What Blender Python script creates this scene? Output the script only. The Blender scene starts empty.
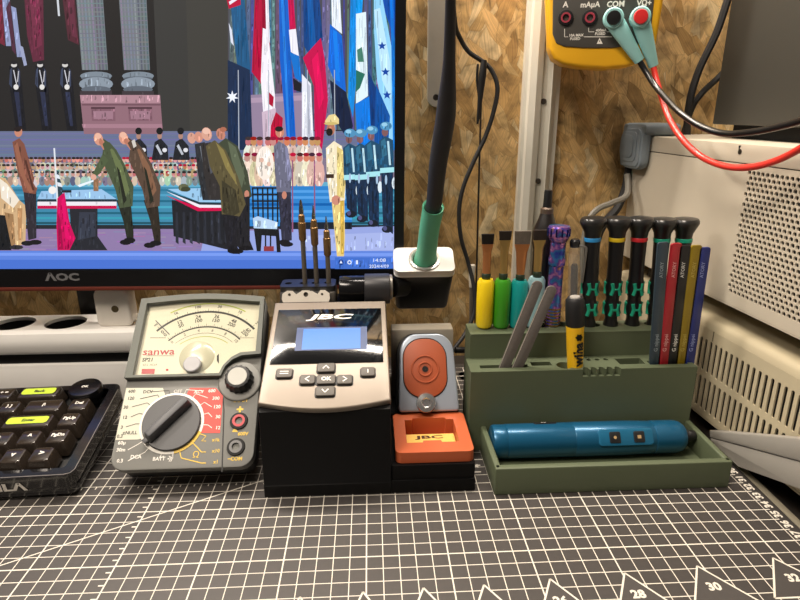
AMB = .1; EXPO = 0
LIGHTS = [('monitor_lamp', (-22, 51, 53), 36, 3, 2.6, 'fff4e6', (-2, 32, 0)),
          ('shelf_lamp', (4, 53, 78), 70, 5, 8.5, 'fff2e2', (2, 42, 0)),
          ('ceiling_lamp', (-55, -20, 140), 60, 30, 21, 'fff0de', (10, 50, 10))]
import bpy, bmesh, math, random
from mathutils import Matrix, Vector
random.seed(7)
S = 0.01                                   # all lengths below are centimetres
C = bpy.context.scene.collection
sc = bpy.context.scene
V = Vector

# ------------------------------------------------------------------ camera
CAM = V((.65, -.31, 25.96)); FOC = 588.0
PIT, YAW, ROL = math.radians(18.01), math.radians(2.81), math.radians(.16)
fw = V((math.sin(YAW)*math.cos(PIT), math.cos(YAW)*math.cos(PIT), -math.sin(PIT)))
r0 = V((math.cos(YAW), -math.sin(YAW), 0)); u0 = r0.cross(fw)
rt = r0*math.cos(ROL) - u0*math.sin(ROL); up = rt.cross(fw)
cam = bpy.data.objects.new('camera', bpy.data.cameras.new('camera')); C.objects.link(cam)
cam.matrix_world = Matrix.Translation(CAM*S) @ Matrix((rt, up, -fw)).transposed().to_4x4()
cam.data.sensor_width = 36; cam.data.lens = FOC/800*36; cam.data.clip_start = .01
sc.camera = cam

def on(x, y, p0, n):                       # measured point of the photograph on a plane of the place
    d = fw + rt*((x-400)/FOC) + up*((300-y)/FOC)
    return CAM + d*((V(p0)-CAM).dot(V(n))/d.dot(V(n)))
def aY(x, y, v): return on(x, y, (0, v, 0), (0, 1, 0))
def aZ(x, y, v): return on(x, y, (0, 0, v), (0, 0, 1))
def aX(x, y, v): return on(x, y, (v, 0, 0), (1, 0, 0))
class Frame:
    def __init__(s, o, xd, yd):
        s.o = V(o); s.x = V(xd).normalized(); s.y = V(yd).normalized(); s.n = s.x.cross(s.y)
        s.m = Matrix(((s.x.x, s.y.x, s.n.x, s.o.x), (s.x.y, s.y.y, s.n.y, s.o.y), (s.x.z, s.y.z, s.n.z, s.o.z), (0, 0, 0, 1)))
    def uv(s, x, y, h=0):
        p = on(x, y, s.o+s.n*h, s.n)-s.o
        return (p.dot(s.x), p.dot(s.y))
    def P(s, pts): return [s.uv(*q) for q in pts]
WORLD = Frame((0, 0, 0), (1, 0, 0), (0, 1, 0))

# ------------------------------------------------------------------ materials
def lin(h):
    h = h.lstrip('#'); c = [int(h[i:i+2], 16)/255 for i in (0, 2, 4)]
    return tuple((v/12.92 if v <= .04045 else ((v+.055)/1.055)**2.4) for v in c)+(1,)
MATS = {}
def M(name, col, rough=.5, metal=0, var=.08, scale=60, bump=0, coat=0, emit=0, spec=.5, trans=0):
    if name in MATS: return MATS[name]
    m = bpy.data.materials.new(name); m.use_nodes = True; nt = m.node_tree; b = nt.nodes['Principled BSDF']
    c = lin(col)
    tc = nt.nodes.new('ShaderNodeTexCoord'); nz = nt.nodes.new('ShaderNodeTexNoise'); nz.inputs['Scale'].default_value = scale; nz.inputs['Detail'].default_value = 4
    nt.links.new(tc.outputs['Object'], nz.inputs['Vector'])
    mx = nt.nodes.new('ShaderNodeMix'); mx.data_type = 'RGBA'
    mx.inputs['A'].default_value = tuple(v*(1-var) for v in c[:3])+(1,); mx.inputs['B'].default_value = tuple(min(1, v*(1+var)) for v in c[:3])+(1,)
    nt.links.new(nz.outputs['Fac'], mx.inputs['Factor']); nt.links.new(mx.outputs['Result'], b.inputs['Base Color'])
    b.inputs['Roughness'].default_value = rough; b.inputs['Metallic'].default_value = metal
    b.inputs['Specular IOR Level'].default_value = spec; b.inputs['Coat Weight'].default_value = coat; b.inputs['Coat Roughness'].default_value = .08
    b.inputs['Transmission Weight'].default_value = trans
    if emit:
        b.inputs['Emission Color'].default_value = c; b.inputs['Emission Strength'].default_value = emit
    if bump:
        n2 = nt.nodes.new('ShaderNodeTexNoise'); n2.inputs['Scale'].default_value = 2500; nt.links.new(tc.outputs['Object'], n2.inputs['Vector'])
        bp = nt.nodes.new('ShaderNodeBump'); bp.inputs['Strength'].default_value = bump; bp.inputs['Distance'].default_value = .0002
        nt.links.new(n2.outputs['Fac'], bp.inputs['Height']); nt.links.new(bp.outputs['Normal'], b.inputs['Normal'])
    MATS[name] = m; return m

def osb():
    m = bpy.data.materials.new('osb_board'); m.use_nodes = True; nt = m.node_tree; b = nt.nodes['Principled BSDF']; N = nt.nodes.new; L = nt.links.new
    tc = N('ShaderNodeTexCoord'); wn = N('ShaderNodeTexNoise'); wn.inputs['Scale'].default_value = 22; L(tc.outputs['Object'], wn.inputs['Vector'])
    ad = N('ShaderNodeVectorMath'); ad.operation = 'MULTIPLY_ADD'; L(wn.outputs['Color'], ad.inputs[0]); ad.inputs[1].default_value = (.009, .009, .014); L(tc.outputs['Object'], ad.inputs[2])
    def layer(rot, sx, sz):
        mp = N('ShaderNodeMapping'); mp.inputs['Rotation'].default_value = (0, rot, 0); L(ad.outputs[0], mp.inputs['Vector'])
        mp2 = N('ShaderNodeMapping'); mp2.inputs['Scale'].default_value = (sx, 1, sz); L(mp.outputs['Vector'], mp2.inputs['Vector'])
        vo = N('ShaderNodeTexVoronoi'); vo.inputs['Scale'].default_value = 1; L(mp2.outputs['Vector'], vo.inputs['Vector'])
        ve = N('ShaderNodeTexVoronoi'); ve.feature = 'DISTANCE_TO_EDGE'; ve.inputs['Scale'].default_value = 1; L(mp2.outputs['Vector'], ve.inputs['Vector'])
        sp = N('ShaderNodeSeparateColor'); L(vo.outputs['Color'], sp.inputs['Color'])
        rp = N('ShaderNodeValToRGB'); e = rp.color_ramp.elements
        e[0].position = 0; e[0].color = lin('9c7c4c'); e[1].position = 1; e[1].color = lin('e2cda2')
        for p, c in ((.25, 'c29c62'), (.55, 'd5b27b'), (.8, 'c9a76e')): x = e.new(p); x.color = lin(c)
        L(sp.outputs['Red'], rp.inputs['Fac'])
        # grain inside each strand
        g = N('ShaderNodeMapping'); g.inputs['Scale'].default_value = (sx*9, 1, sz*.9); L(mp.outputs['Vector'], g.inputs['Vector'])
        gn = N('ShaderNodeTexNoise'); gn.inputs['Scale'].default_value = 1.0; gn.inputs['Detail'].default_value = 3; L(g.outputs['Vector'], gn.inputs['Vector'])
        gm = N('ShaderNodeMapRange'); gm.inputs['From Min'].default_value = .3; gm.inputs['From Max'].default_value = .7; gm.inputs['To Min'].default_value = .72; gm.inputs['To Max'].default_value = 1.12; L(gn.outputs['Fac'], gm.inputs['Value'])
        em = N('ShaderNodeMapRange'); em.inputs['From Min'].default_value = 0; em.inputs['From Max'].default_value = .05; em.inputs['To Min'].default_value = .72; em.inputs['To Max'].default_value = 1; L(ve.outputs['Distance'], em.inputs['Value'])
        mu = N('ShaderNodeMath'); mu.operation = 'MULTIPLY'; L(gm.outputs['Result'], mu.inputs[0]); L(em.outputs['Result'], mu.inputs[1])
        vm = N('ShaderNodeVectorMath'); vm.operation = 'SCALE'; L(rp.outputs['Color'], vm.inputs[0]); L(mu.outputs[0], vm.inputs['Scale'])
        return vm.outputs[0], sp.outputs['Green'], sp.outputs['Blue']
    a = layer(.12, 90, 30); c2 = layer(-.38, 105, 34); d = layer(.62, 120, 40)
    def over(x, y, thr):
        gt = N('ShaderNodeMath'); gt.operation = 'GREATER_THAN'; L(y[1], gt.inputs[0]); gt.inputs[1].default_value = thr
        mx = N('ShaderNodeMix'); mx.data_type = 'RGBA'; L(gt.outputs[0], mx.inputs['Factor']); L(x, mx.inputs['A']); L(y[0], mx.inputs['B']); return mx.outputs['Result']
    o = over(over(a[0], c2, .55), d, .68)
    big = N('ShaderNodeTexNoise'); big.inputs['Scale'].default_value = 60; big.inputs['Detail'].default_value = 5; L(tc.outputs['Object'], big.inputs['Vector'])
    bm_ = N('ShaderNodeMapRange'); bm_.inputs['From Min'].default_value = .32; bm_.inputs['From Max'].default_value = .56; bm_.inputs['To Min'].default_value = .5; bm_.inputs['To Max'].default_value = 1.1; L(big.outputs['Fac'], bm_.inputs['Value'])
    vm = N('ShaderNodeVectorMath'); vm.operation = 'SCALE'; L(o, vm.inputs[0]); L(bm_.outputs['Result'], vm.inputs['Scale'])
    L(vm.outputs[0], b.inputs['Base Color']); b.inputs['Roughness'].default_value = .62
    bp = N('ShaderNodeBump'); bp.inputs['Strength'].default_value = .35; bp.inputs['Distance'].default_value = .0015; L(o, bp.inputs['Height']); L(bp.outputs['Normal'], b.inputs['Normal'])
    return m
def rainbow():
    m = bpy.data.materials.new('anodised_rainbow'); m.use_nodes = True; nt = m.node_tree; b = nt.nodes['Principled BSDF']
    tc = nt.nodes.new('ShaderNodeTexCoord'); nz = nt.nodes.new('ShaderNodeTexNoise'); nz.inputs['Scale'].default_value = 90; nz.inputs['Detail'].default_value = 2
    nt.links.new(tc.outputs['Object'], nz.inputs['Vector']); rp = nt.nodes.new('ShaderNodeValToRGB'); e = rp.color_ramp.elements
    e[0].position = .3; e[0].color = lin('3a46b0'); e[1].position = .72; e[1].color = lin('d9a94a')
    for p, c in ((.4, '3f86c4'), (.47, '7a4fb0'), (.52, 'd08ac0'), (.58, '5a5fd0'), (.64, '8a5ab0')): x = e.new(p); x.color = lin(c)
    nt.links.new(nz.outputs['Fac'], rp.inputs['Fac']); nt.links.new(rp.outputs['Color'], b.inputs['Base Color'])
    b.inputs['Metallic'].default_value = .7; b.inputs['Roughness'].default_value = .25; return m
def clear(name, col, frac, rough=.05):
    m = bpy.data.materials.new(name); m.use_nodes = True; nt = m.node_tree; b = nt.nodes['Principled BSDF']
    b.inputs['Base Color'].default_value = lin(col); b.inputs['Roughness'].default_value = rough
    tr = nt.nodes.new('ShaderNodeBsdfTransparent'); tr.inputs['Color'].default_value = lin('ffffff') if frac < .3 else lin(col)
    mx = nt.nodes.new('ShaderNodeMixShader'); mx.inputs['Fac'].default_value = frac
    nt.links.new(tr.outputs[0], mx.inputs[1]); nt.links.new(b.outputs[0], mx.inputs[2]); nt.links.new(mx.outputs[0], nt.nodes['Material Output'].inputs['Surface']); return m

# ------------------------------------------------------------------ geometry collector (centimetres, placed by a frame)
def rrect(x0, x1, y0, y1, r, n=5):
    if not isinstance(r, (tuple, list)): r = (r,)*4
    out = []
    for (cx, cy, a, q) in ((x1, y0, -90, r[0]), (x1, y1, 0, r[1]), (x0, y1, 90, r[2]), (x0, y0, 180, r[3])):
        sx = -1 if cx == x1 else 1; sy = -1 if cy == y1 else 1
        for i in range(n+1):
            t = math.radians(a+90*i/n); out.append((cx+sx*q+q*math.cos(t), cy+sy*q+q*math.sin(t)))
    return out
def circ(cx, cy, r, n=28, ry=None): return [(cx+r*math.cos(2*math.pi*i/n), cy+(ry or r)*math.sin(2*math.pi*i/n)) for i in range(n)]
def smooth(pts, k=6):
    pts = [V(p) for p in pts]; out = []
    for i in range(len(pts)-1):
        a = pts[max(i-1, 0)]; b = pts[i]; c = pts[i+1]; d = pts[min(i+2, len(pts)-1)]
        for j in range(k):
            t = j/k; out.append(.5*((2*b)+(c-a)*t+(2*a-5*b+4*c-d)*t*t+(3*b-a-3*c+d)*t**3))
    return out+[pts[-1]]
class G:
    def __init__(s, fr=WORLD): s.bm = bmesh.new(); s.m = fr.m.copy()
    def _merge(s, b, m=None):
        me = bpy.data.meshes.new('tmp'); b.to_mesh(me); b.free(); me.transform(s.m if m is None else m); s.bm.from_mesh(me); bpy.data.meshes.remove(me)
    def box(s, x0, x1, y0, y1, z0, z1, bev=0, seg=2):
        b = bmesh.new(); bmesh.ops.create_cube(b, size=1)
        bmesh.ops.scale(b, vec=(x1-x0, y1-y0, z1-z0), verts=b.verts); bmesh.ops.translate(b, vec=((x0+x1)/2, (y0+y1)/2, (z0+z1)/2), verts=b.verts)
        if bev: bmesh.ops.bevel(b, geom=b.edges[:], offset=bev, segments=seg, affect='EDGES', profile=.5)
        s._merge(b); return s
    def prism(s, pts, z0, z1, bev=0, seg=2, top=None, only_top=False):
        b = bmesh.new(); n = len(pts); lo = [b.verts.new((p[0], p[1], z0)) for p in pts]; q = top or pts; hi = [b.verts.new((p[0], p[1], z1)) for p in q]
        f1 = b.faces.new(lo[::-1]); f2 = b.faces.new(hi)
        for i in range(n): b.faces.new((lo[i], lo[(i+1) % n], hi[(i+1) % n], hi[i]))
        bmesh.ops.recalc_face_normals(b, faces=b.faces[:])
        if bev:
            ed = list(f2.edges)+([] if only_top else list(f1.edges))
            bmesh.ops.bevel(b, geom=ed, offset=bev, segments=seg, affect='EDGES', profile=.5)
        s._merge(b); return s
    def flat(s, pts, z):
        b = bmesh.new(); b.faces.new([b.verts.new((p[0], p[1], z)) for p in pts]); s._merge(b); return s
    def strip(s, pts, w, z):
        b = bmesh.new(); P = [V((p[0], p[1], 0)) for p in pts]; prev = None
        for i, p in enumerate(P):
            d = (P[min(i+1, len(P)-1)]-P[max(i-1, 0)]).normalized(); nn = V((-d.y, d.x, 0))*w/2
            cur = (b.verts.new((p.x+nn.x, p.y+nn.y, z)), b.verts.new((p.x-nn.x, p.y-nn.y, z)))
            if prev: b.faces.new((prev[0], prev[1], cur[1], cur[0]))
            prev = cur
        s._merge(b); return s
    def holed(s, outer, holes, z0, z1):
        cu = bpy.data.curves.new('tmp', 'CURVE'); cu.dimensions = '2D'; cu.fill_mode = 'BOTH'; cu.extrude = (z1-z0)/2
        for loop in [outer]+holes:
            sp = cu.splines.new('POLY'); sp.points.add(len(loop)-1); sp.use_cyclic_u = True
            for p, q in zip(sp.points, loop): p.co = (q[0], q[1], 0, 1)
        s._curve(cu, Matrix.Translation((0, 0, (z0+z1)/2))); return s
    def _curve(s, cu, m):
        ob = bpy.data.objects.new('tmp', cu); me = bpy.data.meshes.new_from_object(ob)
        me.transform(s.m @ m); b2 = bmesh.new(); b2.from_mesh(me); bmesh.ops.remove_doubles(b2, verts=b2.verts, dist=1e-5); b2.to_mesh(me); b2.free()
        s.bm.from_mesh(me); bpy.data.meshes.remove(me); bpy.data.objects.remove(ob); bpy.data.curves.remove(cu)
    def text(s, t, h, x, y, z=.02, rot=0, align='CENTER', bold=0, shear=0, sx=1, thick=0):
        cu = bpy.data.curves.new('tmp', 'FONT'); cu.body = t; cu.size = h/.7; cu.align_x = align; cu.align_y = 'CENTER'; cu.offset = min(bold, .022)*h/.35; cu.shear = shear; cu.resolution_u = 2; cu.extrude = thick
        s._curve(cu, Matrix.Translation((x, y, z+thick)) @ Matrix.Rotation(rot, 4, 'Z') @ Matrix.Diagonal((sx, 1, 1, 1))); return s
    def lathe(s, prof, o=(0, 0, 0), ax=(0, 0, 1), n=28, caps=True, mesh_scale=(1, 1)):
        b = bmesh.new(); z = V(ax).normalized(); x = z.orthogonal().normalized() if abs(z.z) < .95 else V((1, 0, 0)); y = z.cross(x).normalized(); x = y.cross(z); o = V(o); rings = []
        for (r, h) in prof:
            rings.append([b.verts.new(o+z*h+x*(r*math.cos(2*math.pi*i/n)*mesh_scale[0])+y*(r*math.sin(2*math.pi*i/n)*mesh_scale[1])) for i in range(n)])
        for a, c in zip(rings, rings[1:]):
            for i in range(n): b.faces.new((a[i], a[(i+1) % n], c[(i+1) % n], c[i]))
        if caps: b.faces.new(rings[0][::-1]); b.faces.new(rings[-1])
        s._merge(b); return s
    def cyl(s, p0, p1, r, r1=None, n=24, bev=0):
        p0 = V(p0); d = V(p1)-p0; L = d.length; r1 = r if r1 is None else r1
        pr = [(r, 0), (r1, L)] if not bev else [(r-bev, 0), (r-bev*.3, bev*.3), (r, bev), (r1, L-bev), (r1-bev*.3, L-bev*.3), (r1-bev, L)]
        return s.lathe(pr, p0, d, n)
    def tube(s, pts, r, n=10, k=6, caps=True):
        if k: rs = r if isinstance(r, (list, tuple)) else None; m0 = len(pts); pts = smooth(pts, k)
        else: rs = r if isinstance(r, (list, tuple)) else None; pts = [V(p) for p in pts]; m0 = len(pts)
        b = bmesh.new(); prev = None; nx = None; rings = []
        for i, p in enumerate(pts):
            t = (pts[min(i+1, len(pts)-1)]-pts[max(i-1, 0)]).normalized()
            nx = t.orthogonal().normalized() if nx is None else (nx-t*nx.dot(t)).normalized(); ny = t.cross(nx)
            if rs: f = i/(len(pts)-1)*(m0-1); j = min(int(f), m0-2); rr = rs[j]+(rs[j+1]-rs[j])*(f-j)
            else: rr = r
            rings.append([b.verts.new(p+nx*rr*math.cos(2*math.pi*q/n)+ny*rr*math.sin(2*math.pi*q/n)) for q in range(n)])
        for a, c in zip(rings, rings[1:]):
            for i in range(n): b.faces.new((a[i], a[(i+1) % n], c[(i+1) % n], c[i]))
        if caps: b.faces.new(rings[0][::-1]); b.faces.new(rings[-1])
        s._merge(b); return s
    def ball(s, c, r, sc=(1, 1, 1)):
        b = bmesh.new(); bmesh.ops.create_uvsphere(b, u_segments=20, v_segments=12, radius=r); bmesh.ops.scale(b, vec=sc, verts=b.verts); bmesh.ops.translate(b, vec=c, verts=b.verts); s._merge(b); return s
    def done(s, name, mat, parent=None, loc=None, rz=0, angle=35, label=None, stuff=False):
        me = bpy.data.meshes.new(name)
        if parent is not None:
            top = parent
            while top.parent: top = top.parent
            inv = ROOT[top.name]
        else:
            inv = (Matrix.Translation(V(loc or (0, 0, 0))) @ Matrix.Rotation(rz, 4, 'Z')).inverted()
        bmesh.ops.transform(s.bm, matrix=Matrix.Diagonal((S, S, S, 1)) @ inv, verts=s.bm.verts)
        s.bm.to_mesh(me); s.bm.free(); me.materials.append(mat)
        for p in me.polygons: p.use_smooth = True
        me.set_sharp_from_angle(angle=math.radians(angle))
        o = bpy.data.objects.new(name, me); C.objects.link(o); o.parent = parent
        if parent is None:
            o.location = V(loc or (0, 0, 0))*S; o.rotation_euler = (0, 0, rz); ROOT[o.name] = inv
        if label: o['label'] = label
        if stuff: o['kind'] = 'stuff'
        return o
ROOT = {}
def thing(name, label, cat, loc, rz=0, group=None):
    o = bpy.data.objects.new(name, None); C.objects.link(o); o.empty_display_size = .02
    o.location = V(loc)*S; o.rotation_euler = (0, 0, rz); o['label'] = label; o['category'] = cat
    if group: o['group'] = group
    ROOT[o.name] = (Matrix.Translation(V(loc)) @ Matrix.Rotation(rz, 4, 'Z')).inverted(); return o
def tag(o, label, cat, group=None):
    o['label'] = label; o['category'] = cat
    if group: o['group'] = group
    return o
def structure(o): o['kind'] = 'structure'; return o

black = M('black_plastic', '141416', .45, var=.15, bump=.1)
blackgloss = M('gloss_black', '0c0c0e', .12, coat=.5)
blacksatin = M('satin_black', '0b0b0c', .5, spec=.25)
rubber = M('black_rubber', '18181a', .6, var=.12)
white = M('white_plastic', 'efede9', .35, var=.03)
chrome = M('chrome', 'd2d2d2', .2, .9)
steel = M('brushed_steel', '9a948c', .35, 1)
dark = M('dark_inside', '08080a', .8)
wprint = M('white_print', 'e6e2da', .6, var=.03)
# ================================================================== SETTING
g = G(); g.box(-75, 75, 60, 62, -30, 75)
structure(g.done('wall_back', osb(), None, (0, 60, 0)))
g = G(); g.box(-72, 72, -5, 60, -3.3, -.3, .1)
tag(g.done('workbench_top', M('bench_top', '2c2724', .5), None, (0, 30, -3.3)), 'dark workbench top under the black cutting mat', 'table')

# aluminium profile rail on the wall
r = thing('wall_rail', 'white slotted aluminium rail fixed upright to the chipboard wall', 'rail', (17.5, 60, 20))
alu = M('rail_white', 'cfcbbf', .4, var=.04)
prof = [(0, 0), (2.75, 0), (2.75, -.9), (2.45, -1.0), (2.2, -1.5), (1.95, -1.75), (1.75, -1.0), (1.35, -1.0), (1.2, -1.6), (.75, -1.85), (.3, -1.6), (.25, -.9), (0, -.8)]
Frame_r = Frame((15.55, 60, -.3), (1, 0, 0), (0, 1, 0)); g = G(Frame_r); g.prism([(x*1.28, y) for x, y in prof], 0, 60, .06)
g.done('profile', alu, r)
for z in (26.6, 19.0, 35.5):
    g = G(); g.cyl((17.5, 59.3, z), (17.5, 58.85, z), .28, n=16).cyl((17.5, 58.85, z), (17.5, 58.8, z), .16, n=8); g.done('screw', M('screw_zinc', '6b6660', .35, .9), r)
for z in (24.4, 21.6, 17.3):
    g = G(); g.cyl((18.25, 59.1, z), (18.25, 58.9, z), .12, n=12); g.done('rivet', M('rivet_grey', '8f8b82', .4, .6), r)
# flat bar with round end behind the iron
fr = Frame((0, 59.55, 0), (1, 0, 0), (0, 0, 1)); pts = [(6.25, 44), (6.3, 27)]+[(7.18+.88*math.cos(math.radians(a)), 27-.88*math.sin(math.radians(a))) for a in range(180, -1, -20)][1:]+[(8.0, 44)]
b = thing('metal_bar', 'grey metal flat bar with rounded end hanging on wall behind the iron', 'bar', (7.1, 60, 30))
g = G(fr); g.holed([(6.25, 44), (6.28, 27)]+[(7.16+.88*math.cos(math.radians(a)), 27+.88*math.sin(math.radians(a))) for a in range(200, 350, 20)]+[(8.04, 27), (8.0, 44)], [circ(7.1, 27.0, .3, 14)], -.45, .3)
g.strip([(6.65, 28), (6.65, 43.9)], .08, .31).strip([(7.6, 28), (7.6, 43.9)], .08, .31)
g.done('flat_bar', M('bar_grey', 'a9a49a', .4, .3), b)
g = G(fr); g.cyl((7.1, 27, -.44), (7.1, 27, -.1), .3, n=14); g.done('bolt', M('screw_zinc', '6b6660'), b)

# ================================================================== CUTTING MAT
mat = thing('cutting_mat', 'black cutting mat with white centimetre grid covering the bench', 'cutting mat', (-3, 35, -.3))
g = G(); g.prism(rrect(-36, 28.08, 14, 57, .6), -.3, 0, .05); g.done('mat_sheet', M('mat_black', '3f3b39', .55, var=.12, scale=300, bump=.3), mat)
g = G(); ink = M('mat_ink', 'd8d2c6', .6, var=.04)
def tri_skip(y): return y
for x in range(-35, 28):
    w = .085 if x % 5 == 0 else .055
    g.strip([(x, 20), (x, 56)], w, .006)
for y in range(20, 57):
    w = .09 if (y+1) % 5 == 0 else .06
    g.strip([(-35, y), (27, y)], w, .007)
g.strip([(-24.0, 28.3), (-7.3, 37.35)], .09, .008)
g.strip([(-24.0, 41.4), (-15, 38.6)], .05, .008)
for i in range(40):
    y = 21+i
    if y < 50: g.strip([(-15.35, y+.5), (-15.05, y+.5)], .1, .009)
for x in range(-22, 0): g.strip([(x+.5, 36.98), (x+.5, 36.7)], .07, .009)
g.done('grid', ink, mat)
g = G()
for i in range(26):
    y = 22.5+i
    g.text(str(44-i), .5, 27.5, y, .01, math.radians(90), bold=.03)
    g.strip([(27.0, y-.5), (27.35, y-.5)], .08, .01)
g.done('ruler_scale', ink, mat)
g = G()
for q, t in (((477, 466), '4'), ((477.5, 472), '1')): g.text(t, .55, aZ(*q, 0).x, aZ(*q, 0).y, .011, math.radians(90), bold=.02)
g.done('line_number', ink, mat)
tri = [((363, 592), None), ((423.5, 588), None), ((484, 585), None), ((550, 579), '26'), ((624.5, 573), '28'), ((697, 566), '30'), ((773, 558), '32'), ((300, 597), None)]
gf = G(); gl = G()
for (q, t) in tri:
    p = aZ(*q, 0); x, y = p.x, p.y; k = (x+4)/28
    L_, R_ = (x-1.0-.9*k, y-3.0), (x+1.8+.5*k, y-3.0)
    gf.flat([L_, R_, (x, y)], .012)
    gl.strip([(x, y), L_], .11, .014).strip([(x, y), R_], .11, .014).strip([L_, R_], .11, .014)
    if t: gl.text(t, .55, x+.12, y-1.62, .015, bold=.035)
gf.done('triangle_field', M('mat_black', '3f3b39'), mat); gl.done('triangle_marks', ink, mat)

# flat metal strip along the mat
g = G(); g.prism([(28.12, 20), (28.62, 20), (28.62, 38), (28.12, 38)], -.3, .02, .04); tag(g.done('metal_strip', M('strip_alu', 'b0a894', .35, .4), None, (28.3, 30, -.3)), 'thin pale metal strip lying along the right edge of the mat', 'strip')

# ================================================================== MONITOR
mo = thing('monitor', 'black wide monitor showing a staged ceremony with flags on its screen', 'monitor', (-26, 53, -.3))
ro = math.radians(.6); xr = V((math.cos(ro), 0, -math.sin(ro))); zr = V((math.sin(ro), 0, math.cos(ro)))
FM = Frame(V((3.42, 50, 10.9)), xr, zr)                      # n points to the viewer
bez = M('bezel_black', '0d0d10', .35, var=.1, bump=.1)
W_, H_ = 58.8, 35.2; SX0, SX1, SY0, SY1 = -W_+.85, -.85, 1.62, H_-.85
g = G(FM); g.prism(rrect(-W_, 0, 0, H_, .3), -2.6, -.12, .15); g.done('rear_housing', M('black_plastic', '141416'), mo)
g = G(FM); g.holed(rrect(-W_, 0, 0, H_, .25), [rrect(SX0, SX1, SY0, SY1, .02, 1)], -.12, .12); g.done('bezel', bez, mo)
g = G(FM); g.box(-W_+.1, -.1, -.2, .16, -1.2, .14, .04); g.done('chin_strip', M('chin_red', '7c3b30', .35, .3), mo)
c = FM.uv(63, 277); g = G(FM); g.text('\u039bOC', .62, c[0], c[1], .13, bold=.03, sx=1.45); g.done('brand_logo', M('logo_grey', '8f8f92', .35, .4), mo)
g = G(); g.box(-28, -24, 55.4, 57.2, .4, 26, .3).box(-28, -24, 52.5, 57, 20, 26, .3).box(-34, -18, 55.2, 59.3, -.3, .5, .2); g.done('stand', M('black_plastic', '141416'), mo)
g = G(FM); g.flat([(SX0, SY0), (SX1, SY0), (SX1, SY1), (SX0, SY1)], -.02); g.done('screen_panel', M('panel_dark', '060608', .3), mo)

# the moving picture on the screen: flat coloured patches lying on the panel
PB = bmesh.new(); PL = PB.loops.layers.float_color.new('Col'); PN = [0]
def rect_clip(p): return (min(max(p[0], SX0+.01), SX1-.01), min(max(p[1], SY0+.01), SY1-.01))
def pic(col, pts, raw=False):
    PN[0] += 1; c = lin(col); z = -.012+PN[0]*.0001; area_ = 0
    q = [rect_clip(p if raw else FM.uv(*p)) for p in pts]
    vs = [PB.verts.new(FM.m @ V((a, b_, z))) for a, b_ in q]
    try: f = PB.faces.new(vs)
    except Exception: return
    for l in f.loops: l[PL] = c
    n_ = len(pts)
    if raw or not SPK[0]: return
    ar = abs(sum(pts[i][0]*pts[(i+1) % n_][1]-pts[(i+1) % n_][0]*pts[i][1] for i in range(n_)))/2
    if not 40 < ar < 2600: return
    bx = [min(p[0] for p in pts), max(p[0] for p in pts), max(-4, min(p[1] for p in pts)), max(p[1] for p in pts)]
    lum = [int(col[i:i+2], 16) for i in (0, 2, 4)]
    for _ in range(int(min(70, ar/9))):
        x, y = RS.uniform(bx[0], bx[1]), RS.uniform(bx[2], bx[3]); w, h = (RS.uniform(.25, .6), RS.uniform(4, 13)) if SPK[0] == 2 else (RS.uniform(.4, 1.1), RS.uniform(1.2, 4.0))
        if not all(inside(pts, x+a*w, y+b_*h) for a in (-1, 1) for b_ in (-1, 1)): continue
        k = RS.choice((.8, .86, .92, 1.08, 1.16) if SPK[0] == 2 else (.66, .78, .88, 1.1, 1.2, 1.3)); cc_ = lin('%02x%02x%02x' % tuple(min(255, int(v*k+(4 if k > 1 else 0))) for v in lum))
        vs = [PB.verts.new(FM.m @ V((*rect_clip(FM.uv(x+a*w+RS.uniform(-.3, .3), y+b_*h)), z+.00005))) for a, b_ in ((-.6, -1), (.7, -1), (1, .2), (.5, 1), (-.8, 1))]
        f = PB.faces.new(vs)
        for l in f.loops: l[PL] = cc_
SPK = [1]; RS = random.Random(3)
def inside(pts, x, y):
    r_ = False; n_ = len(pts)
    for i in range(n_):
        (x1, y1), (x2, y2) = pts[i][:2], pts[(i+1) % n_][:2]
        if (y1 > y) != (y2 > y) and x < (x2-x1)*(y-y1)/(y2-y1)+x1: r_ = not r_
    return r_
def el(col, x, y, rx, ry=None, n=10, rot=0):
    ry = ry or rx; cr, sr = math.cos(rot), math.sin(rot)
    pic(col, [(x+rx*math.cos(t)*cr-ry*math.sin(t)*sr, y+rx*math.cos(t)*sr+ry*math.sin(t)*cr) for t in [2*math.pi*i/n for i in range(n)]])
def band(col, y0, y1, x0=-420, x1=398): pic(col, [(x0, y0), (x1, y0), (x1, y1), (x0, y1)])
def jit(h, a=18):
    c = [min(255, max(0, int(h[i:i+2], 16)+random.randint(-a, a))) for i in (0, 2, 4)]; return '%02x%02x%02x' % tuple(c)
band('1c1b1c', -150, 140); band('201f20', -150, 140, 0, 80)
pic('343433', [(152, -30), (232, -30), (232, 135), (160, 135)]); pic('3a3936', [(185, -30), (228, -30), (228, 130), (190, 130)])
band('69708a', 131, 162); 
for i in range(9): band(jit('6c7492', 8), 133+i*3, 134.2+i*3)
band('484850', -30, 130, 228, 398)
for i in range(40): 
    x = 230+i*4.2; pic(jit('5a6076', 22), [(x, -30), (x+random.uniform(1, 4), -30), (x+random.uniform(1, 5), 130), (x-1, 130)])
# pale building behind flags
pic('8f7f96', [(248, 95), (312, 92), (312, 145), (248, 145)]); pic('a893a8', [(250, 98), (310, 95), (310, 100), (250, 103)])
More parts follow.
